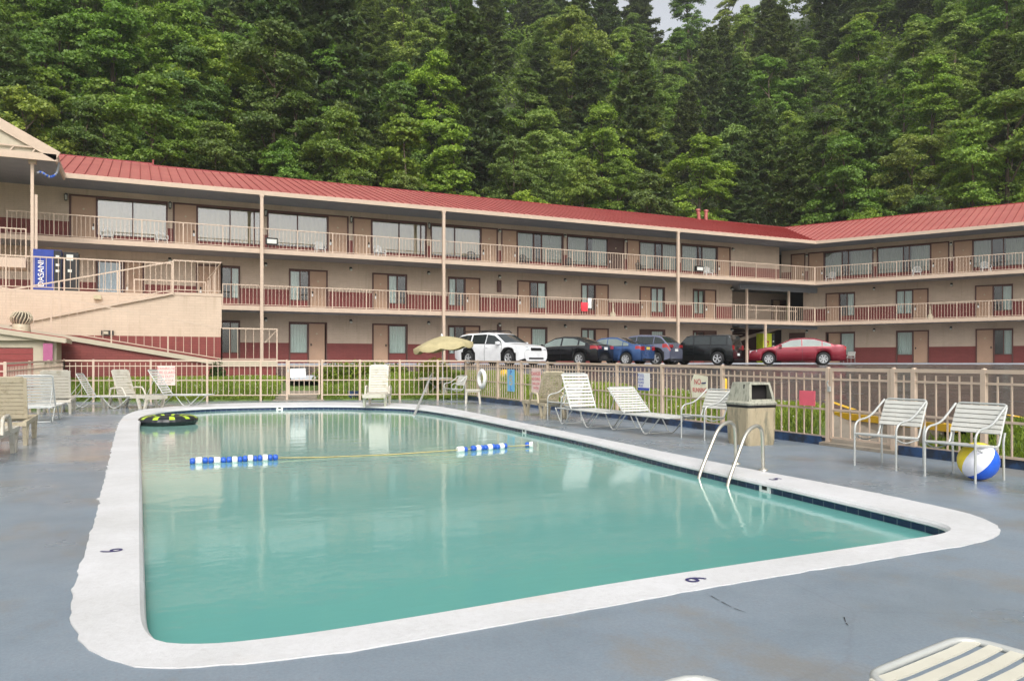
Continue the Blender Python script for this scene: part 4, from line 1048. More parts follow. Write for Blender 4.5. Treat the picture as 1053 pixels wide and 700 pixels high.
def strap_chair(label,loc,rz,group='metal strap armchairs',mat=STRAP):
    """seat faces +x; origin centre"""
    t=thing('strap_armchair',label,'chair',loc,rz,group); hw=.28; r=.013; sh=.4; d=.27
    for s in (-1,1):
        y=s*(hw+.01); f=MB()
        f.tube(round_path([(d,y,0),(d,y,.56),(-.02,y,.6),(-.3,y,.82)],.12,6),r); f.build('arm_frame',TUBE,t)
        f=MB(); f.tube(round_path([(-d+.02,y,0),(-d+.03,y,.42),(-.27,y,.52)],.05,4),r); f.build('rear_leg',TUBE,t)
    f=MB(); f.tube(round_path([(d,-hw,sh),(-.16,-hw,sh-.04),(-.33,-hw,.83),(-.33,hw,.83),(-.16,hw,sh-.04),(d,hw,sh)],.05,4),r)
    f.tube([(d,-hw,sh),(d,hw,sh)],r); f.tube(round_path([(d,-hw,sh-.02),(.1,-hw,sh-.09),(-.16,-hw,sh-.05)],.1,4),.009); f.tube(round_path([(d,hw,sh-.02),(.1,hw,sh-.09),(-.16,hw,sh-.05)],.1,4),.009); f.build('seat_frame',TUBE,t)
    def straps(p0,p1,n,nm):
        m=MB(); p0=Vector(p0); p1=Vector(p1); dd=(p1-p0)/n; u=dd.normalized(); nn=Vector((-u.z,0,u.x))
        for i in range(n):
            A=p0+dd*(i+.1); B=p0+dd*(i+.9)
            m.add([A+Vector((0,y,0))+nn*o for o in (-.016,.016) for y in (-hw-.005,hw+.005)]+[B+Vector((0,y,0))+nn*o for o in (-.016,.016) for y in (-hw-.005,hw+.005)],[(0,1,3,2),(4,6,7,5),(0,4,5,1),(2,3,7,6),(0,2,6,4),(1,5,7,3)])
        m.build(nm,mat,t)
    straps((.25,0,sh),(-.15,0,sh-.035),6,'seat_straps'); straps((-.2,0,.5),(-.325,0,.81),6,'back_straps')
    return t
def hd(l,t): v=rd(l,t); return math.atan2(v.y,v.x)
# right-hand strap chairs
def chair_at(fl,fr,label):
    A=G(*fl); B=G(*fr); d=(B-A).normalized(); f=Vector((-d.y,d.x,0))      # candidate
    bk=f if f.y>0 or f.x>0 else -f
    c=(A+B)/2+bk*.27; f=-bk; return strap_chair(label,(c.x,c.y,.0),math.atan2(f.y,f.x))
def chair_px(flx,fly,face,label,side=.58):
    """front right leg (nearer the viewer) at a pixel; face = heading angle"""
    p=G(flx,fly); f=Vector((math.cos(face),math.sin(face),0)); s=Vector((-f.y,f.x,0))
    return p,f,s
fc=hd(-.885,-.468)
def put(px,py,label):
    p=G(px,py); f=Vector((math.cos(fc),math.sin(fc),0)); s=Vector((-f.y,f.x,0)) # s: left of the heading = toward viewer
    c=p-f*.27-s*.29; return strap_chair(label,(c.x,c.y,0),fc)
put(1003,497,'white strap armchair on the right, with the beach ball beneath its seat side')
put(921.5,484,'white strap armchair on the right, between the gate and the chair with the ball')
put(724.5,453,'white strap armchair immediately left of the trash can')
put(577,433,'white strap armchair half hidden behind the tan woven lounger')
# ball
g=G(1006,477); r=.21; t_=8.63; rr=ray(1006,476.6); p=rr*t_; 
BL=MB(); N_=24; Mx=12
YB=simple('yellow_vinyl',(238,212,60),.2); WB=simple('white_vinyl',(232,232,240),.2); BB=simple('blue_vinyl',(44,100,215),.2)
cols=[YB,WB,BB,YB,WB,BB]
ballrot=Matrix.Rotation(TH*-1,4,'Z')@Matrix.Rotation(R(38),4,'Y')@Matrix.Rotation(R(12),4,'X')
BL.M=ballrot
for k in range(6):
    BL.mat(cols[k]); vs=[];fs=[]
    for i in range(Mx+1):
        th=math.pi*i/Mx
        for j in range(5): a=2*math.pi*(k*4+j)/24+R(-30); vs.append((r*math.sin(th)*math.cos(a),r*math.sin(th)*math.sin(a),r*math.cos(th)))
    for i in range(Mx):
        for j in range(4): fs.append((i*5+j,(i+1)*5+j,(i+1)*5+j+1,i*5+j+1))
    BL.add(vs,fs,True)
BL.mat(WB); 
tag(BL.build('beach_ball',None,None,(p.x,p.y,r)),'yellow, white and blue beach ball beside the rightmost strap armchair','ball')
# trash can
g=G(779,458.5); u=rd(.0,.33)
tc=thing('trash_can','weathered beige hooded trash can with a stained body beside the gate','trash can',(g.x+u.x,g.y+u.y,0),R(-2))
def rsq(w,z,r=.07,n=3):
    o=[]
    for cx,cy,a0 in ((1,1,0),(-1,1,90),(-1,-1,180),(1,-1,270)):
        for k in range(n+1): a=R(a0+90*k/n); o.append((cx*(w-r)+r*math.cos(a),cy*(w-r)+r*math.sin(a),z))
    return o
def loft(m,rings,cap=True,smooth=False):
    n=len(rings[0]); vs=[p for q in rings for p in q]
    m.add(vs,[(i*n+k,i*n+(k+1)%n,(i+1)*n+(k+1)%n,(i+1)*n+k) for i in range(len(rings)-1) for k in range(n)],smooth)
    if cap: m.add(rings[-1],[tuple(range(n))]); m.add(rings[0],[tuple(range(n))[::-1]])
m=MB(); loft(m,[rsq(.262,0),rsq(.27,.06),rsq(.283,.6),rsq(.286,.62)]); m.build('body',CAN,tc)
m=MB(); loft(m,[rsq(.27,.56),rsq(.289,.6),rsq(.289,.655)]); 
for k in range(10): a=k*.6; 
m.build('bin_liner',BLACK,tc)
m=MB(); loft(m,[rsq(.295,.63),rsq(.305,.66),rsq(.27,.69)]); 
# hood: four sloped walls, mouth in the -y face
h0,h1=.69,.98; w0,w1=.26,.2
def hp(x,y,z): return (x,y,z)
c=[(-w0,-w0,h0),(w0,-w0,h0),(w0,w0,h0),(-w0,w0,h0)]; d=[(-w1,-w1,h1),(w1,-w1,h1),(w1,w1,h1),(-w1,w1,h1)]
th=.02
m.quad(c[1],c[2],d[2],d[1]); m.quad(c[2],c[3],d[3],d[2]); m.quad(c[3],c[0],d[0],d[3]); m.quad(d[0],d[1],d[2],d[3])
m.build('hood',LIDM,tc)
m=MB()
def fp(u,v): # point on the -y face, u,v in 0..1
    a=Vector(c[0]).lerp(Vector(c[1]),u); b=Vector(d[0]).lerp(Vector(d[1]),u); return a.lerp(b,v)
for (u0,u1,v0,v1) in ((0,1,0,.1),(0,1,.88,1),(0,.1,.1,.88),(.9,1,.1,.88)): m.quad(fp(u0,v0),fp(u1,v0),fp(u1,v1),fp(u0,v1))
m.build('mouth_frame',LIDM,tc)
m=MB(); m.box(-.22,.22,-.1,-.08,.7,.95); m.quad((-.23,-.24,.705),(.23,-.24,.705),(.21,-.08,.71),(-.21,-.08,.71)); m.build('mouth_interior',DARK,tc)
# ladder rails
for (bx,by,ax,ay,wx,wy,lb) in ((785,483.5,771,446.5,747,500,'nearer stainless pool ladder rail, right one of the pair'),(757,477,745,441.5,717.5,492,'farther stainless pool ladder rail, left one of the pair')):
    B=G(bx,by); W=G(wx,wy,WZ); 
    D=(W-B); D.z=0; L=D.length; d=D.normalized(); za=.5
    pts=[B,B+Vector((0,0,.3)),B+d*.06+Vector((0,0,za)),B+d*(L*.42)+Vector((0,0,za-.03)),W+Vector((0,0,.06)),W+Vector((0,0,-.3))]
    pts=round_path([B,B+d*.03+Vector((0,0,za+.06)),B+d*(L*.45)+Vector((0,0,za+.02)),W,W-Vector((0,0,.4))],.17,7)
    t=thing('ladder_rail',lb,'ladder rail',B,group='pool ladder rails'); m=MB(); m.tube([p-B for p in pts],.022,10); m.build('tube',CHROME,t)
    m=MB(); m.lathe([(.055,0),(.055,.012),(.03,.025),(.022,.03)],14); m.build('base_flange',CHROME,t)
# hand rail at the far steps
B=G(446,407); W=G(425.5,428,WZ); t=thing('hand_rail','slanting steel hand rail at the far pool end before the umbrella table','hand rail',B)
za=.86
m=MB(); pts=round_path([Vector((0,0,0)),Vector((0,0,za+.0)),(W-B)*.12+Vector((0,0,za+.03)),W-B],.1,6); m.tube(pts,.032,8); m.build('tube',TUBE,t); m=MB(); m.lathe([(.05,0),(.05,.02),(.02,.03)],10); m.build('base_flange',CHROME,t)
# strap loungers, right side
def LNG(px,py,z,fn,label,lat,dep,**k):     # hinge centre at pixel (seat level z)
    g=G(px,py,z); return fn('pool_lounger',label,(g.x,g.y,0),hd(lat,dep),**k)
LNG(655.5,424.5,.35,strap_lounger,'white strap lounger with a low back, nearest the camera in the right row',.45,-.89,back=40,backlen=.72)
LNG(600,420,.35,strap_lounger,'white strap lounger with its back raised high, right of the tan woven one',.43,-.9,back=62,backlen=.8)
g=G(563,413,.36); resin_lounger('pool_lounger','tan resin lounger with a woven holed back, in the right row below the pink sign',(g.x,g.y,0),hd(-.3,.95),back=58,mat=RESINT,weave=True,group='resin loungers',backlen=.8,w=.6,length=1.0)
# near bottom loungers (foot ends)
ed=(G(985,657,.34)-G(893,694,.34)); c=(G(985,657,.34)+G(893,694,.34))/2; h=Vector((-ed.y,ed.x,0)).normalized(); 
if h.y<0: h=-h
strap_lounger('pool_lounger','cream strap lounger cut off at the bottom right corner, nearest of all',(c.x-h.x*1.25,c.y-h.y*1.25,0),math.atan2(h.y,h.x),strapm=STRAPC,h=.34)
c2=G(676,707,.34); c=c2+Vector((ed.normalized().x,ed.normalized().y,0))*(-.14)
strap_lounger('pool_lounger','cream strap lounger showing only its corner at the bottom edge',(c.x-h.x*1.25,c.y-h.y*1.25,0),math.atan2(h.y,h.x),strapm=STRAPC,h=.34)
# left side, seen from behind, facing away
def LW(x,y,fn,label,rz=R(90),**k): return fn('pool_lounger',label,(x,y,0),rz,**k)
LW(-1.98,14.75,resin_lounger,'tan grey resin lounger seen from behind, largest whole one at the left edge',R(91),back=72,mat=RESINT,arms=False,slats=8,backlen=.68,w=.8,h=.38)
LW(-2.0,12.35,resin_lounger,'white resin lounger at the left edge, cut off by the frame',R(88),back=72,mat=RESIN,arms=True,backlen=.62,w=.74)
LW(-1.98,19.6,strap_lounger,'white strap lounger seen from behind on the left, between two resin loungers',R(86),back=62,backlen=.75,w=.72)
LW(-1.9,22.9,resin_lounger,'cream resin lounger seen from behind, farthest of those facing the shed fence',R(90),back=72,slats=7,arms=False,backlen=.72,w=.74)
g=G(95,407,.35); LW(g.x,g.y,strap_lounger,'white strap lounger with tilted back in the far left corner of the deck',hd(.97,.2),back=62,backlen=.7)
g=G(130,406,.36); LW(g.x,g.y,resin_lounger,'grey white resin lounger with armrests at the far left end of the pool',hd(.93,-.35),back=70,slats=7,backlen=.72,mat=RESIN)
g=G(173,405,.36); LW(g.x,g.y,strap_lounger,'strap lounger standing side-on under the warning sign at the far end',hd(1,.0),back=57,backlen=.85)
g=G(389,404,.36); LW(g.x,g.y,resin_lounger,'cream resin lounger facing the pool at the far end, beside the blue box',hd(.06,-1),back=72,slats=9,length=1.1,mat=RESIN,backlen=.85)
# blue box
g=G(364.5,411); t=thing('storage_box','small blue plastic box on the far deck beside the cream lounger','box',(g.x,g.y+.18,0),R(-8)); m=MB(); m.box(-.17,.17,-.17,.17,0,.27); m.build('box_body',BLUEP,t); m=MB(); m.box(-.185,.185,-.185,.185,.27,.3); m.box(-.1,.1,-.19,-.186,.2,.25); m.build('lid',BLUEP,t)
# umbrella table group
g=G(458,409); UT=thing('patio_table','white round patio table beneath the beige umbrella','table',(g.x-.42,g.y-.1,0))
m=MB(); m.lathe([(0,.7),(.6,.7),(.62,.715),(.6,.73),(0,.73)],24); m.build('tabletop',RESINW,UT)
for k in range(4):
    a=k*math.pi/2+.5; m=MB(); ca,sa=math.cos(a),math.sin(a); m.bar((ca*.35,sa*.35,.7),(ca*.52,sa*.52,0),.06,.05); m.build('leg',RESIN,UT)
m=MB(); 
for k in range(4): a=k*math.pi/2+.5; b=a+math.pi; m.bar((math.cos(a)*.48,math.sin(a)*.48,.1),(math.cos(b)*.35,math.sin(b)*.35,.62),.03)
m.build('brace',TUBE,UT)
UM=thing('patio_umbrella','tilted olive beige patio umbrella with scalloped edge over the white table','umbrella',(g.x-.1,g.y,0))
m=MB(); m.tube([(0,0,0),(0,0,2.02)],.022,8); m.build('pole',RESINW,UM)
m=MB(); m.lathe([(.24,0),(.24,.06),(.05,.1),(.04,.25)],14); m.build('base',RESINW,UM)
tilt=Matrix.Translation((0,0,1.98))@Matrix.Rotation(-TH,4,'Z')@Matrix.Rotation(R(-7),4,'Y')
m=MB(); m.M=tilt; n=8; SUB=6; vs=[];rad=[0,.3,.6,.85,1.08]
def can(r,k,drop=0):
    a=2*math.pi*k/(n*SUB); u=(k%SUB)/SUB; sag=math.sin(u*math.pi); rr_=r*(1-.05*sag); z=.34*(1-(r/1.08)**1.5)-.04*sag*(r/1.08)-.1
    return (rr_*math.cos(a),rr_*math.sin(a),z+drop)
for r_ in rad: vs+=[can(r_,k) for k in range(n*SUB)]
vs+=[can(1.085,k,-.13-.045*math.sin(((k%SUB)/SUB)*math.pi)) for k in range(n*SUB)]
NN=n*SUB; m.add(vs,[(i*NN+k,i*NN+(k+1)%NN,(i+1)*NN+(k+1)%NN,(i+1)*NN+k) for i in range(5) for k in range(NN)],True); cp=m.build('canopy',CANV,UM)
m=MB(); m.M=tilt
for k in range(8): a=2*math.pi*k/8; m.tube([(0,0,.2),(1.06*math.cos(a),1.06*math.sin(a),-.11)],.008,5); m.tube([(0,0,-.12),(.5*math.cos(a),.5*math.sin(a),.06)],.007,5)
m.build('rib',TUBE,UM)
m=MB(); m.M=tilt; m.lathe([(.04,.23),(.045,.28),(.0,.34)],10); m.build('finial',RESINW,UM)
g2=G(472,412); strap_chair('white strap armchair between the umbrella table and the small side table',(g2.x,g2.y+.4,0),hd(-.8,-.5))
g2=G(464,406); strap_chair('white strap armchair behind the umbrella table, its back to the fence',(g2.x-.0,g2.y+.5,0),hd(-.1,-1))
g2=G(489,415); ST_=thing('side_table','small square white resin side table below the life ring','side table',(g2.x,g2.y+.2,0),-TH)
m=MB(); m.box(-.24,.24,-.2,.2,.4,.44); m.box(-.22,.22,-.18,.18,.36,.4); m.build('tabletop',RESIN,ST_)
for sx in (-1,1):
    for sy in (-1,1): m=MB(); m.bar((sx*.19,sy*.15,.37),(sx*.22,sy*.18,0),.05,.035); m.build('leg',RESIN,ST_)
# life ring on the fence
def onfence(px,z,off=-.06):
    for A,B in zip(FR,FR[1:]):
        r=ray(px); d=B-A; den=r.x*d.y-r.y*d.x; t=(r.y*A.x-r.x*A.y)/den
        if 0<=t<=1: p=A.lerp(B,t); n=Vector((-d.y,d.x,0)).normalized(); n=n if n.x<0 else -n; return Vector((p.x,p.y,z))+n*(-off),math.atan2(d.y,d.x)
def onback(px,z,off=.04):
    for A,B in zip(FB,FB[1:]):
        r=ray(px); d=B-A; den=r.x*d.y-r.y*d.x; t=(r.y*A.x-r.x*A.y)/den
        if 0<=t<=1: p=A.lerp(B,t); n=Vector((-d.y,d.x,0)).normalized(); n=n if n.y<0 else -n; return Vector((p.x,p.y,z))+n*off,math.atan2(-d.y,-d.x)
p,a=onfence(498.5,.75,-.1); LR=thing('life_ring','white life ring hanging on the right fence beside the far corner','life ring',p,a)
m=MB(); m.tube([(.25*math.cos(k*math.pi/16),0,.25*math.sin(k*math.pi/16)) for k in range(32)],.065,10,closed=True); m.build('ring',WHITEPL,LR)
m=MB(); m.tube([(.325*math.cos(k*math.pi/16),-.0,.325*math.sin(k*math.pi/16)+(-.02 if k%8 else 0)) for k in range(32)],.01,5,closed=True); m.build('rope',RESINW,LR)
# signs: local x to the right as seen from the pool, z up, face -y
def sign(label,loc,rz,w,h,bm,lines,name='sign',shape=None,tilt=0,rx=0):
    s=thing(name,label,'sign',loc,rz); m=MB()
    if shape: m.add([(x*w,-.004,z*h) for x,z in shape]+[(x*w,.004,z*h) for x,z in shape],[tuple(range(len(shape))),tuple(range(2*len(shape)-1,len(shape)-1,-1))]+[(i,i+len(shape),(i+1)%len(shape)+len(shape),(i+1)%len(shape)) for i in range(len(shape))])
    else: m.box(-w/2,w/2,-.004,.004,-h/2,h/2)
    m.build('board',bm,s); s.rotation_euler=(0,R(tilt),rz)
    for txt,sz,mm,x,z,sx,rot in lines: text_obj('lettering',txt,sz,mm,s,(x,-.007,z),(R(90),R(rot),0),.001,'CENTER',sx)
    return s
PINKW=simple('faded_pink_white_board',(232,206,196),.5,var=.1); CREAMB=simple('cream_board',(232,226,200),.5); PINKB=simple('faded_red_pink_board',(232,104,120),.5,var=.08); LBLUE=simple('light_blue_board',(120,185,222),.5,var=.06)
REDF=simple('faded_red_lettering',(205,90,95),.6); GREYL=simple('grey_lettering',(120,120,100),.6); BLUL=simple('blue_lettering',(52,74,170),.5)
def rzr(a): return a+math.pi  # sign facing the pool along the right fence
p,a=onback(171.5,.85); sign('pale warning sign with faded red letters on the far fence at left',p,a,.56,.64,PINKW,[('WARNING NO',.115,REDF,0,.22,.8,0),('LIFE GUARD',.125,REDF,0,.09,.82,0),('ON DUTY',.12,REDF,0,-.04,.9,0),('SWIM AT YOUR',.08,GREYL,0,-.16,.8,0),('OWN RISK',.07,GREYL,0,-.25,.9,0)])
p,a=onback(306.5,.92); sign('blank white notice board on the small far gate',p,a,.5,.3,WHITEPL,[],tilt=-2)
p,a=onfence(527,.76); a-=math.pi; a+=math.pi
def FSG(px,z,label,w,h,bm,lines,**k):
    p,a=onfence(px,z,-.05); q=a-math.pi   # x axis toward the camera's right = toward -Y
    return sign(label,p,q if abs(math.sin(q)+1)<.5 else a,w,h,bm,lines,**k)
FSG(527,.74,'tall narrow blue sign reading POOL on the right fence near the far corner',.5,.66,LBLUE,[('P',.19,BLUL,0,.23,1.5,0),('O',.19,YELL,0,.075,1.5,0),('O',.19,YELL,0,-.08,1.5,0),('L',.19,BLUL,0,-.235,1.5,0)])
FSG(553,.76,'faded pink and white sign behind the tan woven lounger',.62,.72,PINKW,[('DANGER',.15,REDF,0,.2,1,0),('NO DIVING',.12,REDF,0,.05,.9,0),('SHALLOW',.1,REDF,0,-.08,1,0),('WATER',.1,REDF,0,-.2,1,0)])
FSG(664,.87,'white sign with blue lines of lettering and a blue band on the right fence',.46,.38,WHITEPL,[('POOL',.1,BLUL,-.1,.13,1,0),('HOURS',.07,BLUL,-.1,.05,1,0),('PLEASE',.075,BLUL,-.1,-.02,1,0),('RULE',.075,BLUL,-.1,-.09,1,0)])
so=[o for o in bpy.data.objects if o.name.startswith('sign')][-1]; m=MB(); m.box(-.22,.22,-.009,-.0045,-.185,-.13); m.build('blue_band',BLUL,so)
FSG(721,.83,'cream arrow-sided NO RUNNING sign in red letters on the right fence',.52,.46,CREAMB,[('NO',.15,REDL,-.04,.08,.9,0),('RUNNING',.13,REDL,.02,-.08,.72,0)],shape=[(-.42,-.5),(.5,-.46),(.5,.42),(-.3,.5),(-.5,.12)])
so=[o for o in bpy.data.objects if o.name.startswith('sign')][-1]; m=MB(); m.tube([(.1,-.01,.06),(.22,-.01,.07)],.014,5); m.build('arrow_mark',NAVY,so)
FSG(832.5,.72,'faded pink red sign hanging on the gate beside the trash can',.34,.24,PINKB,[])
# lane rope and floats
def rope(a,b,zz,label,name='lane_rope'):
    pass
A=G(195,474.5,WZ+.03); B=G(286,470.5,WZ+.03); Cc=G(470,462.5,WZ+.03); D=G(521,458.5,WZ+.03); Ee=G(548,457.5,WZ+.03)
t=thing('lane_rope','yellow lane rope with blue and white floats across the pool','lane rope',(A.x,A.y,WZ+.0))
o=Vector((A.x,A.y,WZ))
m=MB(); m.tube([A-o,B-o],.008,5); 
for off in (0,.03): m.tube([B-o,(B.lerp(Cc,.2)-o)+Vector((0,off,-.02)),(B.lerp(Cc,.6)-o)+Vector((0,-.01-off,-.022)),Cc-o],.007,5)
m.tube([Cc-o,D-o,Ee-o],.008,5); m.build('rope',ROPE,t)
def fl(P,Q,seq):
    tot=sum(s[1] for s in seq); s0=0; d=Q-P
    for kind,w in seq:
        a=P+d*(s0/tot); b=P+d*((s0+w)/tot); s0+=w
        if kind=='g': continue
        jz=rng.uniform(-.004,.008); a=a+Vector((0,0,jz))-o; b=b+Vector((0,0,jz))-o; m=MB(); u=(b-a)
        r_=.052 if kind=='W' else .046
        pts=[a+u*k for k in (.03,.08,.25,.5,.75,.92,.97)]
        prof=[r_*.75,r_*.97,r_,r_,r_,r_*.97,r_*.75] if kind=='W' else [r_*.4,r_*.75,r_*.98,r_,r_*.98,r_*.75,r_*.4]
        m.tube(pts,prof,12); m.build('float',WHITEPL if kind=='W' else BLUEPL,t)
fl(A,B,[('b',1),('W',1.2),('b',1),('b',1),('W',1.2),('b',1),('b',1),('W',1),('b',.9),('b',.9),('W',1),('b',.8),('b',.9),('W',1),('b',.9),('b',1)])
fl(Cc,D,[('W',1.3),('b',.7),('g',.8),('b',1),('W',.9),('b',.6),('b',.9),('W',.9),('b',.7),('b',.9),('W',.9),('b',.7)])
fl(G(540,457.3,WZ+.03),Ee,[('b',1),('W',.8)])
# float tube
g=G(171,437,WZ); 
IT=thing('inflatable_tube','black inflatable tube with lime green rays floating at the far left of the pool','inflatable tube',(g.x+.05,g.y+.25,WZ+.09))
m=MB(); Rm,rm=.44,.185; nu,nv=96,14; vs=[]
for i in range(nu):
    for j in range(nv):
        a=2*math.pi*i/nu; b=2*math.pi*j/nv; puck=1+.02*math.cos(i*math.pi*2/3)
        vs.append(((Rm+rm*math.cos(b)*puck)*math.cos(a),(Rm+rm*math.cos(b)*puck)*math.sin(a),rm*.62*math.sin(b)))
LIME=simple('lime_vinyl',(175,205,50),.3)
for i in range(nu):
    for j in range(nv):
        m.mat(LIME if (1<=j<=4 and i%9<3) else RIBB)
        f=(i*nv+j,((i+1)%nu)*nv+j,((i+1)%nu)*nv+(j+1)%nv,i*nv+(j+1)%nv); m.add([vs[q] for q in f],[(0,1,2,3)],True)
m.build('ring',None,IT)
m=MB(); m.lathe([(0,-.05),(.27,-.04)],20); m.build('floor_net',RIBB,IT)
# ---------------------------------------------------------------- walkway furniture on the motel
def stack_chair(label,loc,rz,mat):
    t=thing('balcony_chair',label,'chair',loc,rz,'plastic chairs on the top balcony')
    m=MB(); m.box(-.24,.24,-.24,.22,.4,.43); m.build('seat',mat,t)
    m=MB()
    for k in range(7): x=-.2+k*.066; m.bar((x*.9,.2,.42),(x,.28,.8+.06*math.cos(x*5)),.035,.015)
    m.tube(round_path([(-.25,.2,.42),(-.26,.29,.8),(0,.3,.9),(.26,.29,.8),(.25,.2,.42)],.15,5),.022,6); m.build('backrest',mat,t)
    for sx in (-1,1):
        for y in (-.22,.2): m=MB(); m.bar((sx*.22,y,.41),(sx*.27,y*1.15,0),.045,.03); m.build('leg',mat,t)
        m=MB(); m.tube(round_path([(sx*.26,.24,.62),(sx*.29,-.18,.63),(sx*.27,-.24,.41)],.08,4),.02,6); m.build('armrest',mat,t)
    return t
first=None
BC=[(110,'w','before the leftmost large window'),(166,'w','between the two leftmost large windows'),(330,'w','right of the left floodlight box'),(392,'w','right of the door behind the second tall post'),(487,'k','just right of the second tall post'),(541,'k','left of the white sedan-side window group'),(589,'k','before the second green curtained window'),(662,'k','left of the third tall post'),(731,'w','right of the second floodlight box')]
BC[5]=(541,'k','before the first green curtained window')
for px,c,d in BC:
    dep=1.35; x=onY(px,42.6+dep); stack_chair(('white' if c=='w' else 'dark')+' plastic chair on the top balcony '+d,(x,42.6+dep+.3,F3),R(rng.uniform(-15,15)),RESINW if c=='w' else BLACK)
for px,d in ((853,'nearest the inner corner of the motel'),(942,'in the middle of the right wing'),(1013,'at the right edge of the photo')):
    dep=1.4; x=lx_right(px,dep); p=C0+UR*x+NR*(dep+.3); stack_chair('white plastic chair on the top balcony '+d,(p.x,p.y,F3),math.atan2(UR.y,UR.x)+R(rng.uniform(-20,20)),RESINW)
x=lx_right(878,.9); p=C0+UR*lx_right(873.5,1.3)+NR*1.3
sc_=strap_chair('pale metal armchair on the ground walkway behind the red sedan',(p.x,p.y,F1),math.atan2(-NR.y,-NR.x)-.3)
# towels over the middle railing
def towel(px0,px1,lv,zt,zb,mat,label):
    a=onY(px0,42.55); b=onY(px1,42.55); fl={2:F2,3:F3}[lv]; m=MB(); n=8; vs=[]
    for i in range(n+1):
        x=a+(b-a)*i/n; wob_=.012*math.sin(i*1.9)
        vs+=[(x,42.6+.115,fl+zt-.35),(x,42.6+.1,fl+zt+.005),(x,42.6+.02,fl+zt+.005),(x,42.6+wob_,fl+(zt+zb)/2),(x,42.6+wob_*1.5,fl+zb)]
    m.add(vs,[(i*5+k,i*5+k+1,(i+1)*5+k+1,(i+1)*5+k) for i in range(n) for k in range(4)],True); tag(m.build('towel',mat),label,'towel')
towel(598.2,604.8,2,.84,.3,simple('red_towel_cloth',(225,60,72),.9),'red towel hung in front of an open curtained window on the middle railing')
towel(605.2,608.8,2,1.13,.5,simple('white_towel_cloth',(225,222,218),.9),'white towel hung on the middle railing next to the red one')
for px,lb in ((630.3,'beige smoking post on the middle walkway right of the towels'),):
    x=onY(px,44.2); t=thing('smoking_post',lb,'ash post',(x,44.2,F2)); m=MB(); m.lathe([(.2,0),(.2,.28),(.14,.36),(.07,.45),(.06,.95),(.08,1.0),(0,1.03)],14); m.build('post_body',RESINT,t)
p=C0+UR*lx_right(956.5,1.7)+NR*1.7; t=thing('smoking_post','beige smoking post on the middle walkway of the right wing','ash post',(p.x,p.y,F2)); m=MB(); m.lathe([(.2,0),(.2,.28),(.14,.36),(.07,.45),(.06,.95),(.08,1.0),(0,1.03)],14); m.build('post_body',RESINT,t)
# yellow bollard by the kerb
g=K(735,410.5); t=thing('kerb_bollard','short yellow post on the kerb behind the NO RUNNING sign','bollard',(g.x+.3,g.y,g.z)); m=MB(); m.lathe([(.06,0),(.06,.45),(.045,.49),(0,.5)],10); m.build('post',YELL,t)
g=K(516,388); t=thing('kerb_bollard','short yellow post at the far end of the yellow kerb','bollard',(g.x+.1,g.y,g.z-.1)); m=MB(); m.lathe([(.16,0),(.16,.3),(.1,.38),(0,.4)],10); m.build('post',YELL,t)
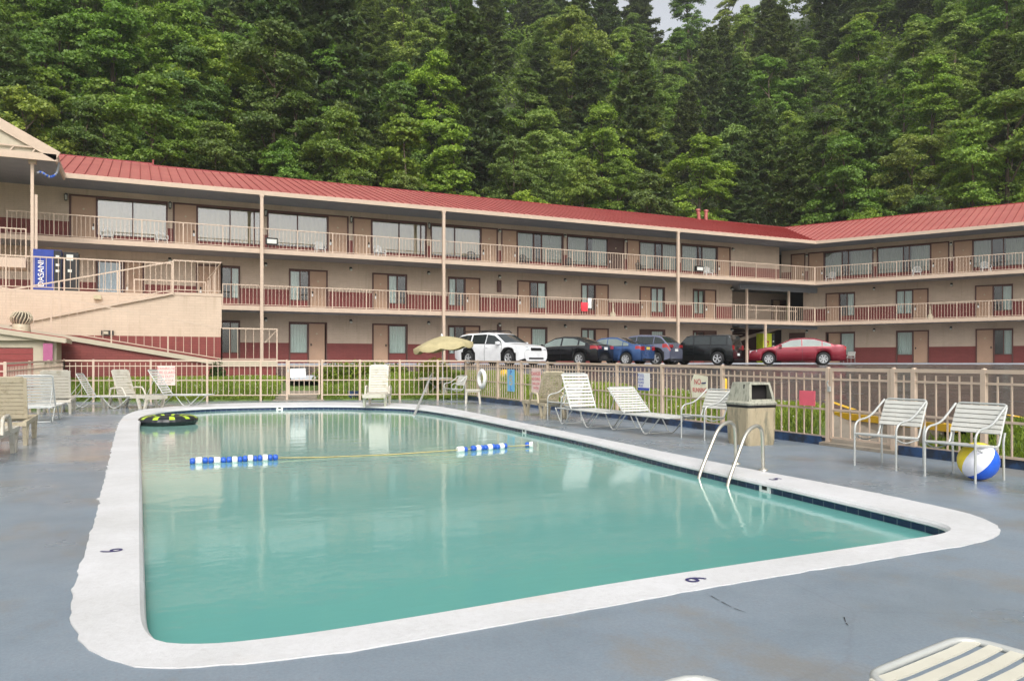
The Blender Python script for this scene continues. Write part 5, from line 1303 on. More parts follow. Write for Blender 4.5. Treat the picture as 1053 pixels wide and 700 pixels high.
# ================================================================ cars (x forward, y left)
def car(label,loc,rz,L,W,H,prof,wb,wx,paint,R_=.33,clad=None,rearplate=PLATEW,tail='low',box=False,glass=CGLASS,rack=False,kind='car',name='parked_car',spare=False):
    """prof: dict zh (hood z), zb (belt), xc cowl, xr0 roof start, xr1 roof end, xd deck start, zd deck z, zn nose z, zt tail z"""
    c=thing(name,label,kind,loc,rz,'cars parked in front of the motel'); hw=W/2; xf=L/2; xr=-L/2
    ax=(wx,wx-wb); Ra=R_+.05; base=.2
    def ztop(x):
        p=prof['pts']
        for (a,za),(b,zb_) in zip(p,p[1:]):
            if a>=x>=b: t=(a-x)/(a-b); t=t*t*(3-2*t) if prof.get('s',0) else t; return za+(zb_-za)*t
        return p[-1][1]
    def belt(x): return prof['zb']+(-(x)/L)*prof.get('rake',.08)
    def half(x):
        k=1.0; e=.55
        if x>xf-e: k-= .16*((x-(xf-e))/e)**2.2
        if x<xr+e: k-= (.07 if box else .13)*(((xr+e)-x)/e)**2.2
        return hw*k
    N=int(L/.05); sts=[]
    for i in range(N+1):
        x=xf-L*i/N; zt=ztop(x); zb_=min(belt(x),zt-.03); w=half(x)
        zl=base
        if x>xf-.35: zl=base+.12*((x-(xf-.35))/.35)
        if x<xr+.4: zl=base+.14*(((xr+.4)-x)/.4)
        for a in ax:
            if abs(x-a)<Ra: zl=max(zl,R_+math.sqrt(Ra*Ra-(x-a)**2))
        gh=max(0,zt-zb_); ins=min(gh,.5)*(.16 if box else .42); wt=w-.02-ins
        zm=zl+(zb_-zl)*.55
        P=[(0,base+.05),(w*.86,zl if zl>base+.3 else base+.02),(w*.975,zl+.03),(w,zm),(w*.995,zl+(zb_-zl)*.78),(w*.965,zb_)]
        a=P[-1]; b=(wt,zt-.035 if gh>.1 else zt-.008)
        P+=[(a[0]+(b[0]-a[0])*.08,a[1]+(b[1]-a[1])*.08),(a[0]+(b[0]-a[0])*.9,a[1]+(b[1]-a[1])*.9),b,(wt*.9,zt),(wt*.5,zt+.018),(0,zt+.025)]
        sts.append((x,P,gh,zl))
    nP=len(sts[0][1]); shell=MB(); side=MB(); wsh=MB(); rgl=MB(); tl=[MB(),MB()]; clm=MB()
    def pt(i,k,s): x,P=sts[i][0],sts[i][1]; return (x,s*P[k][0],P[k][1])
    pts=prof['pts']; xs=[p[0] for p in pts]; cowl,roof0,roof1,deck=prof['xc'],prof['xr0'],prof['xr1'],prof['xd']
    pil=prof['pil']
    for i in range(N):
        xm=(sts[i][0]+sts[i+1][0])/2; gh=(sts[i][2]+sts[i+1][2])/2
        for s in (-1,1):
            for k in range(nP-1):
                q=[pt(i,k,s),pt(i,k+1,s),pt(i+1,k+1,s),pt(i+1,k,s)]
                if s<0: q=q[::-1]
                tgt=shell; sm=True
                if k==6 and gh>.17 and not any(abs(xm-p)<.035 for p in pil): tgt=side
                elif k>=9 and k<=10 and roof0+.05<xm<cowl-.06: tgt=wsh
                elif k>=9 and k<=10 and deck+.06<xm<roof1-.05: tgt=rgl
                elif clad and k in(1,) : tgt=clm
                elif clad and k==2 and (min(abs(xm-a) for a in ax)<Ra+.1 or False): tgt=clm
                elif xm<xr+prof.get('tl',.3) and k in prof.get('tk',(4,)): tgt=tl[0 if s<0 else 1]
                tgt.add(q,[(0,1,2,3)],sm)
    # end caps
    for i,flip in ((0,False),(N,True)):
        for k in range(1,nP-1):
            q=[pt(i,k,-1),pt(i,k,1),pt(i,k+1,1),pt(i,k+1,-1)]
            if flip: q=q[::-1]
            tgt=shell
            if box and i==N and k in(6,): tgt=rgl
            tgt.add(q,[(0,1,2,3)])
    body=shell.build('body',paint,c)
    wd=body.modifiers.new('w','WELD'); wd.merge_threshold=.0005
    side.build('side_window',glass,c); 
    if wsh.v: wsh.build('windshield',CGLASS,c)
    if rgl.v: rgl.build('rear_window',CGLASS,c)
    if clm.v: clm.build('lower_cladding',BLACK,c)
    for t_,s in ((tl[0],-1),(tl[1],1)):
        zt_=prof['ztl']; w=half(xr)
        if tail=='tall': t_.box(xr-.012,xr+.05,min(s*w*.99,s*(w-.16)),max(s*w*.99,s*(w-.16)),zt_[0],zt_[1])
        else: t_.box(xr-.012,xr+.05,min(s*w*.99,s*(w-.34)),max(s*w*.99,s*(w-.34)),zt_[0],zt_[1])
        t_.build('tail_light',TAILR,c)
        h=MB(); zh=prof['zhl']; w=half(xf-.1); h.add([(xf-.42,s*(half(xf-.42)+.006),zh+.09),(xf-.4,s*(half(xf-.4)+.008),zh-.0),(xf-.06,s*(half(xf-.06)+.004),zh-.07),(xf+.012,s*(half(xf)-.12),zh-.07),(xf+.012,s*(half(xf)-.32),zh-.02),(xf-.0,s*(half(xf)-.2),zh+.06)],[(0,1,2,3,4,5) if s>0 else (5,4,3,2,1,0)]); h.build('headlight',HEADL,c)
    m=MB(); m.box(xf-.02,xf+.016,-.36,.36,prof['zhl']-.12,prof['zhl']+.02); m.box(xf-.04,xf+.01,-.5,.5,.3,.38); m.build('grille',BLACK,c)
    m=MB(); m.box(xr-.02,xr+.01,-.17,.17,prof['zpl'],prof['zpl']+.13); m.build('number_plate',rearplate,c)
    m=MB(); m.box(xr-.01,xr+.1,-.75*hw,.75*hw,.24,.34); m.build('bumper_valance',BLACK,c)
    m=MB(); m.box(xr+.3,xf-.3,-hw*.72,hw*.72,.22,prof['zb']-.25); m.build('underbody',DARK,c)
    for sx in (-1,1):
        m=MB(); xm_=cowl-.32; zz=belt(xm_)+.03; m.box(xm_-.07,xm_+.06,min(sx*(hw-.02),sx*(hw+.16)),max(sx*(hw-.02),sx*(hw+.16)),zz,zz+.13); m.build('mirror',paint,c)
    for xd_ in prof['hand']:
        for s in (-1,1): m=MB(); y=s*(hw*.985); m.box(xd_-.08,xd_+.08,min(y,y+s*.03),max(y,y+s*.03),prof['zb']-.13,prof['zb']-.1); m.build('door_handle',paint if not box else BLACK,c)
    # chrome / black window line
    for s in (-1,1):
        m=MB(); last=None
        for i in range(0,N+1):
            if sts[i][2]>.15:
                p=Vector(pt(i,6,s))+Vector((0,s*.004,0))
                if last is not None: m.bar(last,p,.012,.02)
                last=p
        if m.v: m.build('window_trim',CHROME if prof.get('chrome') else BLACK,c)
    m=MB()
    for xd_ in (cowl-.12,pil[0],pil[1]):
        i=int(round((xf-xd_)/.05))
        for s in (-1,1):
            for k in range(2,5): m.bar(Vector(pt(i,k,s))+Vector((0,s*.003,0)),Vector(pt(i,k+1,s))+Vector((0,s*.003,0)),.012,.01)
    m.build('door_seam',BLACK,c)
    if rack:
        for s in (-1,1):
            m=MB(); z=H+.02; m.tube([(roof0-.1,s*hw*.62,z-.03),(roof0-.25,s*hw*.63,z+.05),(roof1+.2,s*hw*.63,z+.05),(roof1+.05,s*hw*.62,z-.03)],.025,6); m.build('roof_rail',BLACK,c)
        m=MB(); 
        for x in (roof0-.5,roof1+.6): m.bar((x,-hw*.62,H+.08),(x,hw*.62,H+.08),.06,.04)
        m.build('roof_rack',BLACK,c)
    for a in ax:
        for s in (-1,1):
            y=s*(hw-.11); tw=.11; w=MB(); prf=[(R_*.66,-tw),(R_*.93,-tw),(R_,-tw*.75),(R_,tw*.75),(R_*.93,tw),(R_*.66,tw)]
            nn=28; vs=[(a+r*math.cos(2*math.pi*k/nn),y+yy,R_+r*math.sin(2*math.pi*k/nn)) for r,yy in prf for k in range(nn)]
            w.add(vs,[(i*nn+k,(i+1)*nn+k,(i+1)*nn+(k+1)%nn,i*nn+(k+1)%nn) for i in range(5) for k in range(nn)],True)
            wo=w.build('wheel',TYRE,c)
            r_=MB(); yo=y+s*tw*.6
            vs=[(a+r*math.cos(2*math.pi*k/nn),yy,R_+r*math.sin(2*math.pi*k/nn)) for r,yy in ((R_*.67,y+s*tw*.95),(R_*.6,y+s*tw*.95),(R_*.58,y+s*tw*.3)) for k in range(nn)]
            r_.add(vs,[(i*nn+k,(i+1)*nn+k,(i+1)*nn+(k+1)%nn,i*nn+(k+1)%nn) for i in range(2) for k in range(nn)],True)
            ns=prof.get('spokes',5)
            for j in range(ns):
                b=2*math.pi*j/ns+.3
                for db in (-.16,.16): r_.bar((a+.05*math.cos(b),y+s*tw*.75,R_+.05*math.sin(b)),(a+R_*.63*math.cos(b+db),y+s*tw*.85,R_+R_*.63*math.sin(b+db)),.035,.045,(0,1,0))
            r_.lathe([(0,0)],3); r_.v=r_.v[:-3] if False else r_.v
            hb=MB()
            r_.add([(a+.06*math.cos(2*math.pi*k/10),y+s*tw*.9,R_+.06*math.sin(2*math.pi*k/10)) for k in range(10)],[tuple(range(10))]); r_.build('rim',RIM,wo)
            d=MB(); d.add([(a+R_*.6*math.cos(2*math.pi*k/20),y+s*tw*.25,R_+R_*.6*math.sin(2*math.pi*k/20)) for k in range(20)],[tuple(range(20))]); d.build('brake_disc',DARK,wo)
    return c
WHT=carpaint('white_car_paint',(232,234,236),0,.3); BLK=carpaint('black_car_paint',(24,24,28),.2); BLU=carpaint('blue_car_paint',(62,92,142),.4); GRY=carpaint('grey_car_paint',(112,116,136),.4); BKG=carpaint('black_green_suv_paint',(22,26,28),.2); REDC=carpaint('red_car_paint',(132,20,42),.35,.22)
def at(px,t): u=(px-526.5)/F; v=rd(u*t,t); return (v.x,v.y,lotz(v.x,v.y))
def hdg(lat,dep): v=rd(lat,dep); return math.atan2(v.y,v.x)
wag=dict(pts=[(2.41,.72),(2.3,.86),(1.9,.97),(1.15,1.06),(.35,1.53),(-.2,1.6),(-1.6,1.58),(-2.1,1.5),(-2.33,1.1),(-2.41,.9)],zb=1.0,rake=.1,xc=1.15,xr0=.35,xr1=-2.05,xd=-2.34,pil=[-.12,-1.15,.93],ztl=(.95,1.1),zhl=.82,zpl=.75,hand=[-.0,-.95],tk=(4,),tl=.3,spokes=5,s=0)
sed=dict(pts=[(2.41,.6),(2.3,.76),(1.9,.86),(1.05,.97),(.15,1.4),(-.35,1.46),(-.95,1.43),(-1.4,1.28),(-1.9,1.07),(-2.3,1.03),(-2.41,.92)],zb=.93,rake=.14,xc=1.05,xr0=.15,xr1=-.9,xd=-1.9,pil=[-.3,-1.3,.85],ztl=(.82,.98),zhl=.72,zpl=.78,hand=[-.1,-1.05],tk=(4,),tl=.42,chrome=1,spokes=6)
civ=dict(pts=[(2.24,.58),(2.14,.74),(1.75,.86),(1.1,.98),(.15,1.4),(-.3,1.44),(-.8,1.42),(-1.25,1.26),(-1.75,1.06),(-2.14,1.03),(-2.24,.9)],zb=.92,rake=.14,xc=1.1,xr0=.15,xr1=-.8,xd=-1.75,pil=[-.3,-1.2,.85],ztl=(.76,.96),zhl=.7,zpl=.8,hand=[-.1,-1.0],tk=(4,),tl=.3,spokes=7)
hat=dict(pts=[(2.14,.66),(2.05,.84),(1.6,.98),(1.05,1.08),(.25,1.54),(-.3,1.6),(-1.3,1.56),(-1.6,1.48),(-2.0,1.1),(-2.14,.85)],zb=1.02,rake=.2,xc=1.05,xr0=.25,xr1=-1.5,xd=-1.98,pil=[-.2,-1.2,.8],ztl=(.92,1.06),zhl=.84,zpl=.72,hand=[-.05],tk=(4,),tl=.42,spokes=5)
jep=dict(pts=[(2.1,.72),(2.07,.96),(1.0,1.06),(.55,1.56),(.3,1.62),(-1.75,1.62),(-1.9,1.58),(-2.05,1.1),(-2.1,.8)],zb=1.06,rake=.0,xc=1.0,xr0=.5,xr1=-1.85,xd=-2.04,pil=[.1,-.85,-1.75,.8],ztl=(.82,1.06),zhl=.86,zpl=.5,hand=[.2,-.75],tk=(3,),tl=.02,spokes=5)
mal=dict(pts=[(2.43,.6),(2.3,.76),(1.8,.9),(1.15,1.0),(.3,1.4),(-.25,1.46),(-.85,1.44),(-1.4,1.28),(-1.85,1.1),(-2.33,1.06),(-2.43,.95)],zb=.95,rake=.12,xc=1.15,xr0=.3,xr1=-.85,xd=-1.85,pil=[-.25,-1.25,.9],ztl=(.84,1.0),zhl=.72,zpl=.76,hand=[.0,-1.05],tk=(4,),tl=.12,chrome=1,spokes=7)
x,y,z=at(514,38.3); car('white wagon with black roof rack, parked nose toward the pool, right of the umbrella',(x,y,z),hdg(math.cos(R(44)),-math.sin(R(44))),4.82,1.84,1.62,wag,2.75,1.45,WHT,.35,clad=True,rack=True)
aR=R(36); hh=hdg(-math.cos(aR),math.sin(aR))
x,y,z=at(581,40.5); car('black sedan with pale rear plate, parked between the white wagon and the blue sedan',(x,y,z),hh,4.82,1.83,1.47,sed,2.8,1.42,BLK,.33,glass=CGLASSL)
x,y,z=at(626.5,41); car('blue sedan with yellow plate, parked third from the left',(x,y,z),hh,4.48,1.75,1.44,civ,2.7,1.3,BLU,.32,rearplate=PLATEY,glass=CGLASSL)
x,y,z=at(657.5,42); car('grey hatchback crossover between the blue sedan and the boxy black vehicle',(x,y,z),hh,4.28,1.77,1.6,hat,2.6,1.25,GRY,.34,clad=True)
x,y,z=at(721,43.2); car('boxy black sport utility vehicle beside the stair passage',(x,y,z),hh,4.22,1.7,1.64,jep,2.57,1.32,BKG,.36,tail='tall',box=True,rack=False)
aR=R(17); x,y,z=at(818.5,42.4); z-=.0; car('red sedan parked alone side-on in front of the right wing',(x,y,z),hdg(-math.cos(aR),math.sin(aR)),4.87,1.85,1.46,mal,2.74,1.42,REDC,.34,glass=CGLASSL)
# ================================================================ hillside and trees
def hill_e(x,y):
    d=(Vector((x,y,0))-C0).dot(NR)-15; return max(y-57.5,d)
def hillz(x,y):
    e=max(0,hill_e(x,y)); b=1.0+.72*e if e<120 else 87.4+.1*(e-120)
    return b+1.4*math.sin(x*.07+1)*math.cos(y*.09)*min(1,e/10)+.6*math.sin(x*.21)*math.sin(y*.19)*min(1,e/8)
mb=MB(); st=4; xs=list(range(-140,300,st)); ys=list(range(-60,300,st)); vs=[(x,y,hillz(x,y) if hill_e(x,y)>-2 else .6) for y in ys for x in xs]
nx=len(xs); fs=[]
for j in range(len(ys)-1):
    for i in range(nx-1):
        if hill_e(xs[i],ys[j])>-6 : fs.append((j*nx+i,j*nx+i+1,(j+1)*nx+i+1,(j+1)*nx+i))
mb.add(vs,fs,True); tag(mb.build('hillside',FORF),kind='structure')
def broadleaf(seed,h,w,nc,nl,ls,low=.12,shape='round'):
    g=np.random.default_rng(seed); rr=random.Random(seed)
    tr=MB(); lean=Vector((rr.uniform(-.4,.4),rr.uniform(-.4,.4),0)); tp=[Vector((0,0,-1))+lean*0]+[lean*(k/5)**1.4+Vector((rr.uniform(-.12,.12),rr.uniform(-.12,.12),h*.86*k/5)) for k in range(1,6)]
    tr.tube(tp,[h*.02,h*.017,h*.014,h*.010,h*.006,h*.003],7)
    cl=[]; nlimb=max(8,nc//22)
    for i in range(nlimb):
        f=low+(1-low)*((i+.5*rr.random()+.25)/nlimb)
        if shape=='cone': prof=((1-f)/(1-low))**.7
        elif shape=='round': prof=math.sin(min(1,(1-f)/(1-low)*.85+.13)*math.pi*.72+.2)
        else: prof=math.sin(min(1,(1-f)/(1-low)*.85+.1)*math.pi)**.5
        a=i*2.399963+rr.uniform(-.7,.7); r=w/2*prof*rr.uniform(.3,.85); ex,ey,ez=r*math.cos(a),r*math.sin(a),h*f+rr.uniform(-.03,.06)*h
        if f>.9: ex*=.3; ey*=.3
        cr_=w*rr.uniform(.12,.2)*(.65+.5*prof); m_=int(22*rr.uniform(.6,1.3))
        z0=max(h*.08,ez-r*.9-h*.05); tr.tube([Vector((lean.x*z0/h,lean.y*z0/h,z0)),Vector((ex*.55,ey*.55,(z0+ez)/2)),Vector((ex,ey,ez))],[h*.007,h*.004,.02],5,caps=False)
        for j in range(m_):
            v=Vector((rr.gauss(0,1),rr.gauss(0,1),rr.gauss(0,.75))); v=v.normalized()*cr_*rr.uniform(.5,1.25)
            cl.append((ex+v.x*1.15,ey+v.y*1.15,ez+v.z*.8,rr.uniform(.5,1.15)))
    Q=[]
    for (x,y,z,s) in cl:
        n=int(nl*s*s)+6; R0=w*.07*s
        p=g.normal(size=(n,3)); p/=np.linalg.norm(p,axis=1)[:,None]; rad=g.uniform(.1,1.25,n)**.7
        p=p*rad[:,None]*np.array([R0*1.5,R0*1.5,R0*.5]); out=np.array([x,y,0]); no=np.linalg.norm(out)+1e-6
        p[:,2]-= (p[:,0]*out[0]+p[:,1]*out[1])/no*.3
        D=p/R0*.6+out/no*.5
        Q.append(leaves(p+np.array([x,y,z]),ls,.8,1.5,.45,D))
    return tr,np.concatenate(Q)
def pine(seed,h,w,ls,bare=.2):
    g=np.random.default_rng(seed); rr=random.Random(seed); tr=MB()
    tr.tube([(0,0,-1),(0,0,h*.5),(0,0,h)],[h*.016,h*.011,.03],7); Q=[]
    z=h*bare; 
    while z<h*.985:
        f=(z-h*bare)/(h*(1-bare)); L0=w/2*((1-f)**.62)*(1.0 if f>.12 else .6+f*3.3)+.2; nb=7 if f<.8 else 5; a0=rr.uniform(0,6.28)
        for k in range(nb):
            L=L0*rr.uniform(.45,1.15); a=a0+2*math.pi*k/nb+rr.uniform(-.25,.25); up=rr.uniform(-.02,.22)-(.15 if f<.5 else 0)
            n=int(95*L+30); t=g.uniform(.15,1,n)**.75; sp=g.normal(size=n)*.17*L*np.sqrt(t)*.9
            x=math.cos(a)*t*L-math.sin(a)*sp; y=math.sin(a)*t*L+math.cos(a)*sp; zz=z+up*t*L+g.normal(size=n)*.1-np.abs(sp)*.25+.12*L*t*t
            Q.append(leaves(np.stack([x,y,zz],1),ls,1.0,2.4,.4))
            if rr.random()<.5: tr.tube([(0,0,z),(math.cos(a)*L*.8,math.sin(a)*L*.8,z+up*L*.8)],[.05,.015],4,caps=False)
        z+=rr.uniform(.45,.8)*(1.1 if f<.7 else .7)
    return tr,np.concatenate(Q)
PROT=[]
def proto(kind,build,crown_name):
    tr,Q=build; t=thing('forest_tree','x','tree',(0,0,-200)); to=tr.build('trunk',BARK,t)
    me=quads_mesh(crown_name,Q,LEAF); co=bpy.data.objects.new('crown',me); COL.objects.link(co); co.parent=t; PROT.append((kind,t)); return t
specs=[('b',11,16,9.5,270,150,.2,.05,'round'),('b',12,14,8,240,140,.185,.03,'cone'),('b',13,18,10.5,300,150,.215,.06,'oval'),('b',14,12,8,210,150,.185,.02,'round'),('b',15,15,8.5,230,140,.22,.06,'cone'),('b',16,19,10,290,140,.205,.08,'oval')]
for s in specs: proto('b',broadleaf(s[1],s[2],s[3],s[4],s[5],s[6],s[7],s[8]),'crown')
for s in ((21,20,9.5,.22,.05),(22,22,11,.23,.08),(23,17,9,.21,.03)): proto('p',pine(*s),'crown')
BP=[t for k,t in PROT if k=='b']; PP=[t for k,t in PROT if k=='p']
used=set()
LOOK={'lime':((.175,.26,.05),'bright lime green leafy tree'),'mid':((.115,.19,.042),'mid green leafy tree'),'deep':((.095,.15,.048),'dark green leafy tree'),'olive':((.155,.215,.065),'yellowish green leafy tree'),'pine':((.075,.11,.055),'dark needled pine'),'hem':((.085,.13,.06),'green needled conifer')}
ROWN=['front row behind the roof','second row behind the roof','third row up the hill','fourth row up the hill','fifth row up the hill','sixth row up the hill','seventh row up the hill','eighth row up the hill','topmost row']
ORD=['leftmost','second','third','fourth','fifth','sixth','seventh','eighth','ninth','tenth','eleventh','twelfth','thirteenth','fourteenth','fifteenth','sixteenth','seventeenth','eighteenth','nineteenth','twentieth','twenty-first','twenty-second','twenty-third','twenty-fourth','twenty-fifth','twenty-sixth','twenty-seventh','twenty-eighth']
def place(proto_,x,y,s,look,label,dz=0,tr=None):
    col,_=LOOK[look]
    if proto_.name not in used: used.add(proto_.name); kidsof=kids(proto_); t=proto_; TREEC[proto_.name]=[(c,[]) for c in kidsof]
    else: t=dup(proto_)
    col=[q*1.28 for q in col]; t['label']=label; t['group']='trees on the wooded hillside'; t.location=(x,y,hillz(x,y)-.4+dz); t.rotation_euler.z=rng.uniform(0,6.28); t.scale=(s*rng.uniform(.92,1.1),)*2+(s,)
    for c in bpy.data.objects if False else (TREEC[proto_.name] and [c for c in t.children]): 
        j=rng.uniform(.85,1.18); c.color=(col[0]*j*rng.uniform(.9,1.1),col[1]*j,col[2]*j*rng.uniform(.85,1.2),1)
    return t
import functools
def ray_e(px,e):          # ground point in direction px whose hill distance is e
    r=ray(px); r.z=0; lo,hi=20,400
    for _ in range(40):
        m=(lo+hi)/2; p=r*m
        if hill_e(p.x,p.y)<e: lo=m
        else: hi=m
    return r*hi
ROWS=[(3,15,.55,'bbbbb'),(9,17,.68,'bbbbb'),(16,19,.78,'bbbbp'),(25,20,.85,'bbbpb'),(36,22,.9,'bbpbb'),(49,23,.95,'bpbbb'),(64,24,1.0,'bpbpb'),(82,24,1.05,'bpbbp'),(100,25,1.15,'bbpbb')]
looks_b=['mid','lime','mid','deep','olive','mid','olive','lime','mid','deep']
for ri,(e,n,sc_f,mixk) in enumerate(ROWS):
    a0,a1=(-90,1150); lst=[]
    for k in range(n+2):
        px=a0+(a1-a0)*(k+.5+rng.uniform(-.28,.28)+(.25 if ri%2 else 0))/(n+2); lst.append(px)
    lst.sort()
    for k,px in enumerate(lst):
        p=ray_e(px,e+rng.uniform(-.22,.22)*(8+e*.15)); kd=mixk[rng.randrange(len(mixk))]
        if kd=='p': lk=rng.choice(['pine','hem','pine']); pr=rng.choice(PP)
        else: lk=looks_b[rng.randrange(10)]; pr=rng.choice(BP)
        if ri==0: lk=rng.choice(['lime','olive','mid','mid'])
        if ri>=4 and lk=='lime': lk='mid'
        ok=f'{LOOK[lk][1]}, {ORD[k]} from the left in the {ROWN[ri]}' if k else f'{LOOK[lk][1]}, leftmost in the {ROWN[ri]}'
        sc=sc_f*rng.uniform(.82,1.18)
        if ri>=7 and 655<px<722: sc*=.9 
        place(pr,p.x,p.y,sc,lk,ok)
# feature trees seen in the photograph
for px,e,s,lk,lb in ((868,14,1.0,'mid','broad round green tree above the inner corner, largest crown on the right half'),(415,10,.95,'lime','bright lime leafy tree with thin pale limbs above the middle of the long roof'),(600,13,.95,'olive','yellowish green tree with layered boughs above the middle cars'),(770,9,.72,'mid','small rounded green tree just behind the roof near its two pipes'),(1035,12,.95,'olive','yellowish green leafy tree at the right edge above the right wing'),(280,16,.9,'deep','dark green tree with visible trunks above the second balcony window pair'),(480,26,1.2,'pine','tall dark pine above the white wagon, reaching nearly to the picture top'),(655,24,1.2,'hem','tall green conifer with layered boughs above the blue sedan'),(330,30,1.25,'pine','tall dark pine above the first door of the middle floor')):
    p=ray_e(px,e); pr=rng.choice(PP) if lk in('pine','hem') else BP[{868:0,415:4,600:1,770:3,1035:2,280:5}.get(px,0)]
    place(pr,p.x,p.y,s,lk,lb)
# understorey: low growth over the slope, nobody could count it
Q=[]
n=3000
for _ in range(n):
    px=rng.uniform(-120,1180); e=rng.uniform(0,1)**1.4*112-1; p=ray_e(px,e); z=hillz(p.x,p.y); s=rng.uniform(.7,1.7)*(1+e*.012)
    k=int(70); q=nr.normal(size=(k,3)); q/=np.linalg.norm(q,axis=1)[:,None]; q=q*np.array([s,s,s*.9])*nr.uniform(.5,1,k)[:,None]
    Q.append(leaves(q+np.array([p.x,p.y,z+s*.6]),.27*(1+e*.008),.7,1.5,.4,q/s))
me=quads_mesh('undergrowth',np.concatenate(Q),LEAF); o=bpy.data.objects.new('undergrowth',me); COL.objects.link(o); o.color=(.14,.21,.055,1); tag(o,'green undergrowth covering the slope beneath the trees','undergrowth',kind='stuff')
# low shrubs behind the far fence
def shrub(label,x,y,w,h,col,n=2200):
    t=thing('low_shrub',label,'shrub',(x,y,groundz(x,y)-.03),group='low shrubs behind the far fence')
    q=nr.normal(size=(n,3)); q/=np.linalg.norm(q,axis=1)[:,None]; q*=nr.uniform(.4,1,n)[:,None]**.5; q*=(1+.18*np.sin(q[:,0:1]*7+q[:,1:2]*5)); q=q*np.array([w/2,w/2*.8,h]); q[:,2]=np.abs(q[:,2])
    me=quads_mesh('foliage',leaves(q,.055,.7,1.7,.4,q/w*2),LEAF); o=bpy.data.objects.new('foliage',me); COL.objects.link(o); o.parent=t; o.color=(*col,1)
    m=MB()
    for k in range(7): a=k*.9; m.tube([(0,0,-.05),(math.cos(a)*w*.2,math.sin(a)*w*.2,h*.5),(math.cos(a)*w*.32,math.sin(a)*w*.32,h*.75)],.012,5)
    m.build('stem',BARK,t)
for px,Y,w,h,lb in ((342,28.4,1.3,.62,'bright green low shrub immediately right of the small far gate'),(362,28.6,1.5,.6,'bright green low shrub behind the blue box'),(384,28.7,1.5,.55,'bright green low shrub behind the far cream lounger'),(403,28.8,1.3,.42,'smallest bright green low shrub, left of the umbrella table'),(446,28.6,1.5,.62,'yellow green shrub behind the umbrella table')):
    shrub(lb,onY(px,Y),Y,w,h,(.16,.22,.03) if px!=446 else (.2,.22,.03))
shrub('dark green weed clump against the red ramp wall',onY(224,31.5),31.5,.6,.75,(.05,.1,.03),900)
# grass
GM=leafmat('grass_blade')
P=[];S=[]
def scatter(n,xr_,yr_,hh):
    for _ in range(n):
        x=rng.uniform(*xr_); y=rng.uniform(*yr_)
        if in_lot(x-.1,y) or in_lot(x+.05,y): continue
        d=ydist(x,y)
        if d<.12: continue
        if in_pad(x,y) or in_path(x,y): continue
        if x<PX1+2.5 and y>31.9: continue
        P.append((x,y,groundz(x,y))); S.append(hh*rng.uniform(.5,1.4))
scatter(26000,(9.6,13.6),(7,20),.085); scatter(14000,(9.6,12),(1,8),.085); scatter(20000,(9.6,17),(16,30),.12); scatter(26000,(-3,9.8),(25.3,32.1),.12); scatter(5000,(-9,-2.4),(21,32),.1)
P=np.array(P); S=np.array(S)[:,None]; n=len(P)
rep=3; P=np.repeat(P,rep,0)+nr.normal(size=(n*rep,3))*np.array([.035,.035,0]); S=np.repeat(S,rep,0)
a=nr.uniform(0,6.28,n*rep); dx=np.stack([np.cos(a),np.sin(a),np.zeros_like(a)],1); le=nr.normal(size=(n*rep,3))*.35; le[:,2]=1
w=.009+.006*nr.random((n*rep,1)); tip=P+le*S
Qd=np.stack([P-dx*w,P+dx*w,tip+dx*w*.3,tip-dx*w*.3],1)
me=quads_mesh('grass',Qd,GM); o=bpy.data.objects.new('grass',me); COL.objects.link(o); o.color=(.22,.3,.075,1); tag(o,'green grass with clover on the verge between fence and kerb','grass',kind='stuff')
k=nr.choice(n*rep,900); c=tip[k]+np.array([0,0,.01]); s=.011; Qf=np.stack([c+np.array([-s,-s,0]),c+np.array([s,-s,0]),c+np.array([s,s,.01]),c+np.array([-s,s,.01])],1)
me=quads_mesh('clover_flowers',Qf,WHITEPL); o=bpy.data.objects.new('clover_flowers',me); COL.objects.link(o); tag(o,'tiny white clover flowers dotted through the grass','clover',kind='stuff')
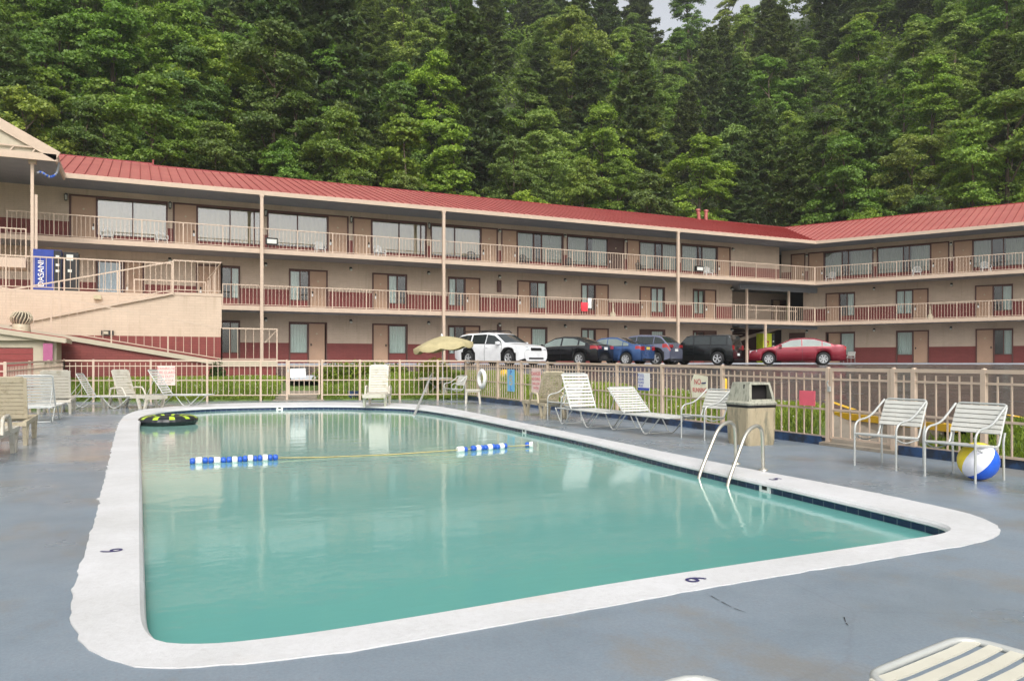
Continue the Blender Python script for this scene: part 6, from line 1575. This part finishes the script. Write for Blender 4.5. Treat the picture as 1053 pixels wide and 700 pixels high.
# ================================================================ light, sky, camera
w=bpy.data.worlds.new('World'); SCN.world=w; w.use_nodes=True; N=w.node_tree.nodes; L=w.node_tree.links
bg=N['Background']; sky=N.new('ShaderNodeTexSky'); sky.sky_type='NISHITA'; sky.sun_disc=False
SE,SA=R(45),R(196)
sky.sun_elevation=SE; sky.sun_rotation=SA; sky.air_density=1.0; sky.dust_density=4; sky.ozone_density=.6
hs=N.new('ShaderNodeHueSaturation'); hs.inputs['Saturation'].default_value=.22; hs.inputs['Value'].default_value=1.0
L.new(sky.outputs[0],hs.inputs['Color']); L.new(hs.outputs[0],bg.inputs['Color']); bg.inputs['Strength'].default_value=.15
sd=bpy.data.lights.new('sun','SUN'); sd.energy=.92; sd.angle=R(24); sd.color=(1,.96,.9); so=bpy.data.objects.new('sun',sd); COL.objects.link(so)
dirv=Vector((math.sin(SA)*math.cos(SE),math.cos(SA)*math.cos(SE),math.sin(SE)))
so.rotation_euler=dirv.to_track_quat('Z','Y').to_euler(); so.location=(0,0,60)
cd=bpy.data.cameras.new('camera'); cam=bpy.data.objects.new('camera',cd); COL.objects.link(cam); SCN.camera=cam
cam.location=(0,0,E); cam.rotation_euler=(R(90),0,-TH); cd.sensor_width=36; cd.lens=36*F/1053; cd.shift_y=21.5/1053; cd.clip_end=1500; cd.clip_start=.05
mb=MB(); mb.box(-610,710,-510,710,-1.4,150); hz=bpy.data.materials.new('thin_damp_haze'); hz.use_nodes=True; N=hz.node_tree.nodes; N.remove(N['Principled BSDF'])
pv=N.new('ShaderNodeVolumePrincipled'); pv.inputs['Color'].default_value=(.9,.93,.95,1); pv.inputs['Density'].default_value=.0003; pv.inputs['Anisotropy'].default_value=.2  # thin even volume, added to lift the dark of the woods
hz.node_tree.links.new(pv.outputs[0],N['Material Output'].inputs['Volume']); tag(mb.build('haze',hz),'thin damp haze hanging over the motel and the wooded hill','haze',kind='stuff')
SCN.cycles.volume_bounces=1
vs_=SCN.view_settings; vs_.view_transform='Standard'; vs_.look='None'; vs_.gamma=1; vs_.exposure=.62
SCN.render.engine='CYCLES'; SCN.cycles.max_bounces=6; SCN.cycles.transparent_max_bounces=8; SCN.cycles.diffuse_bounces=4; SCN.cycles.glossy_bounces=3
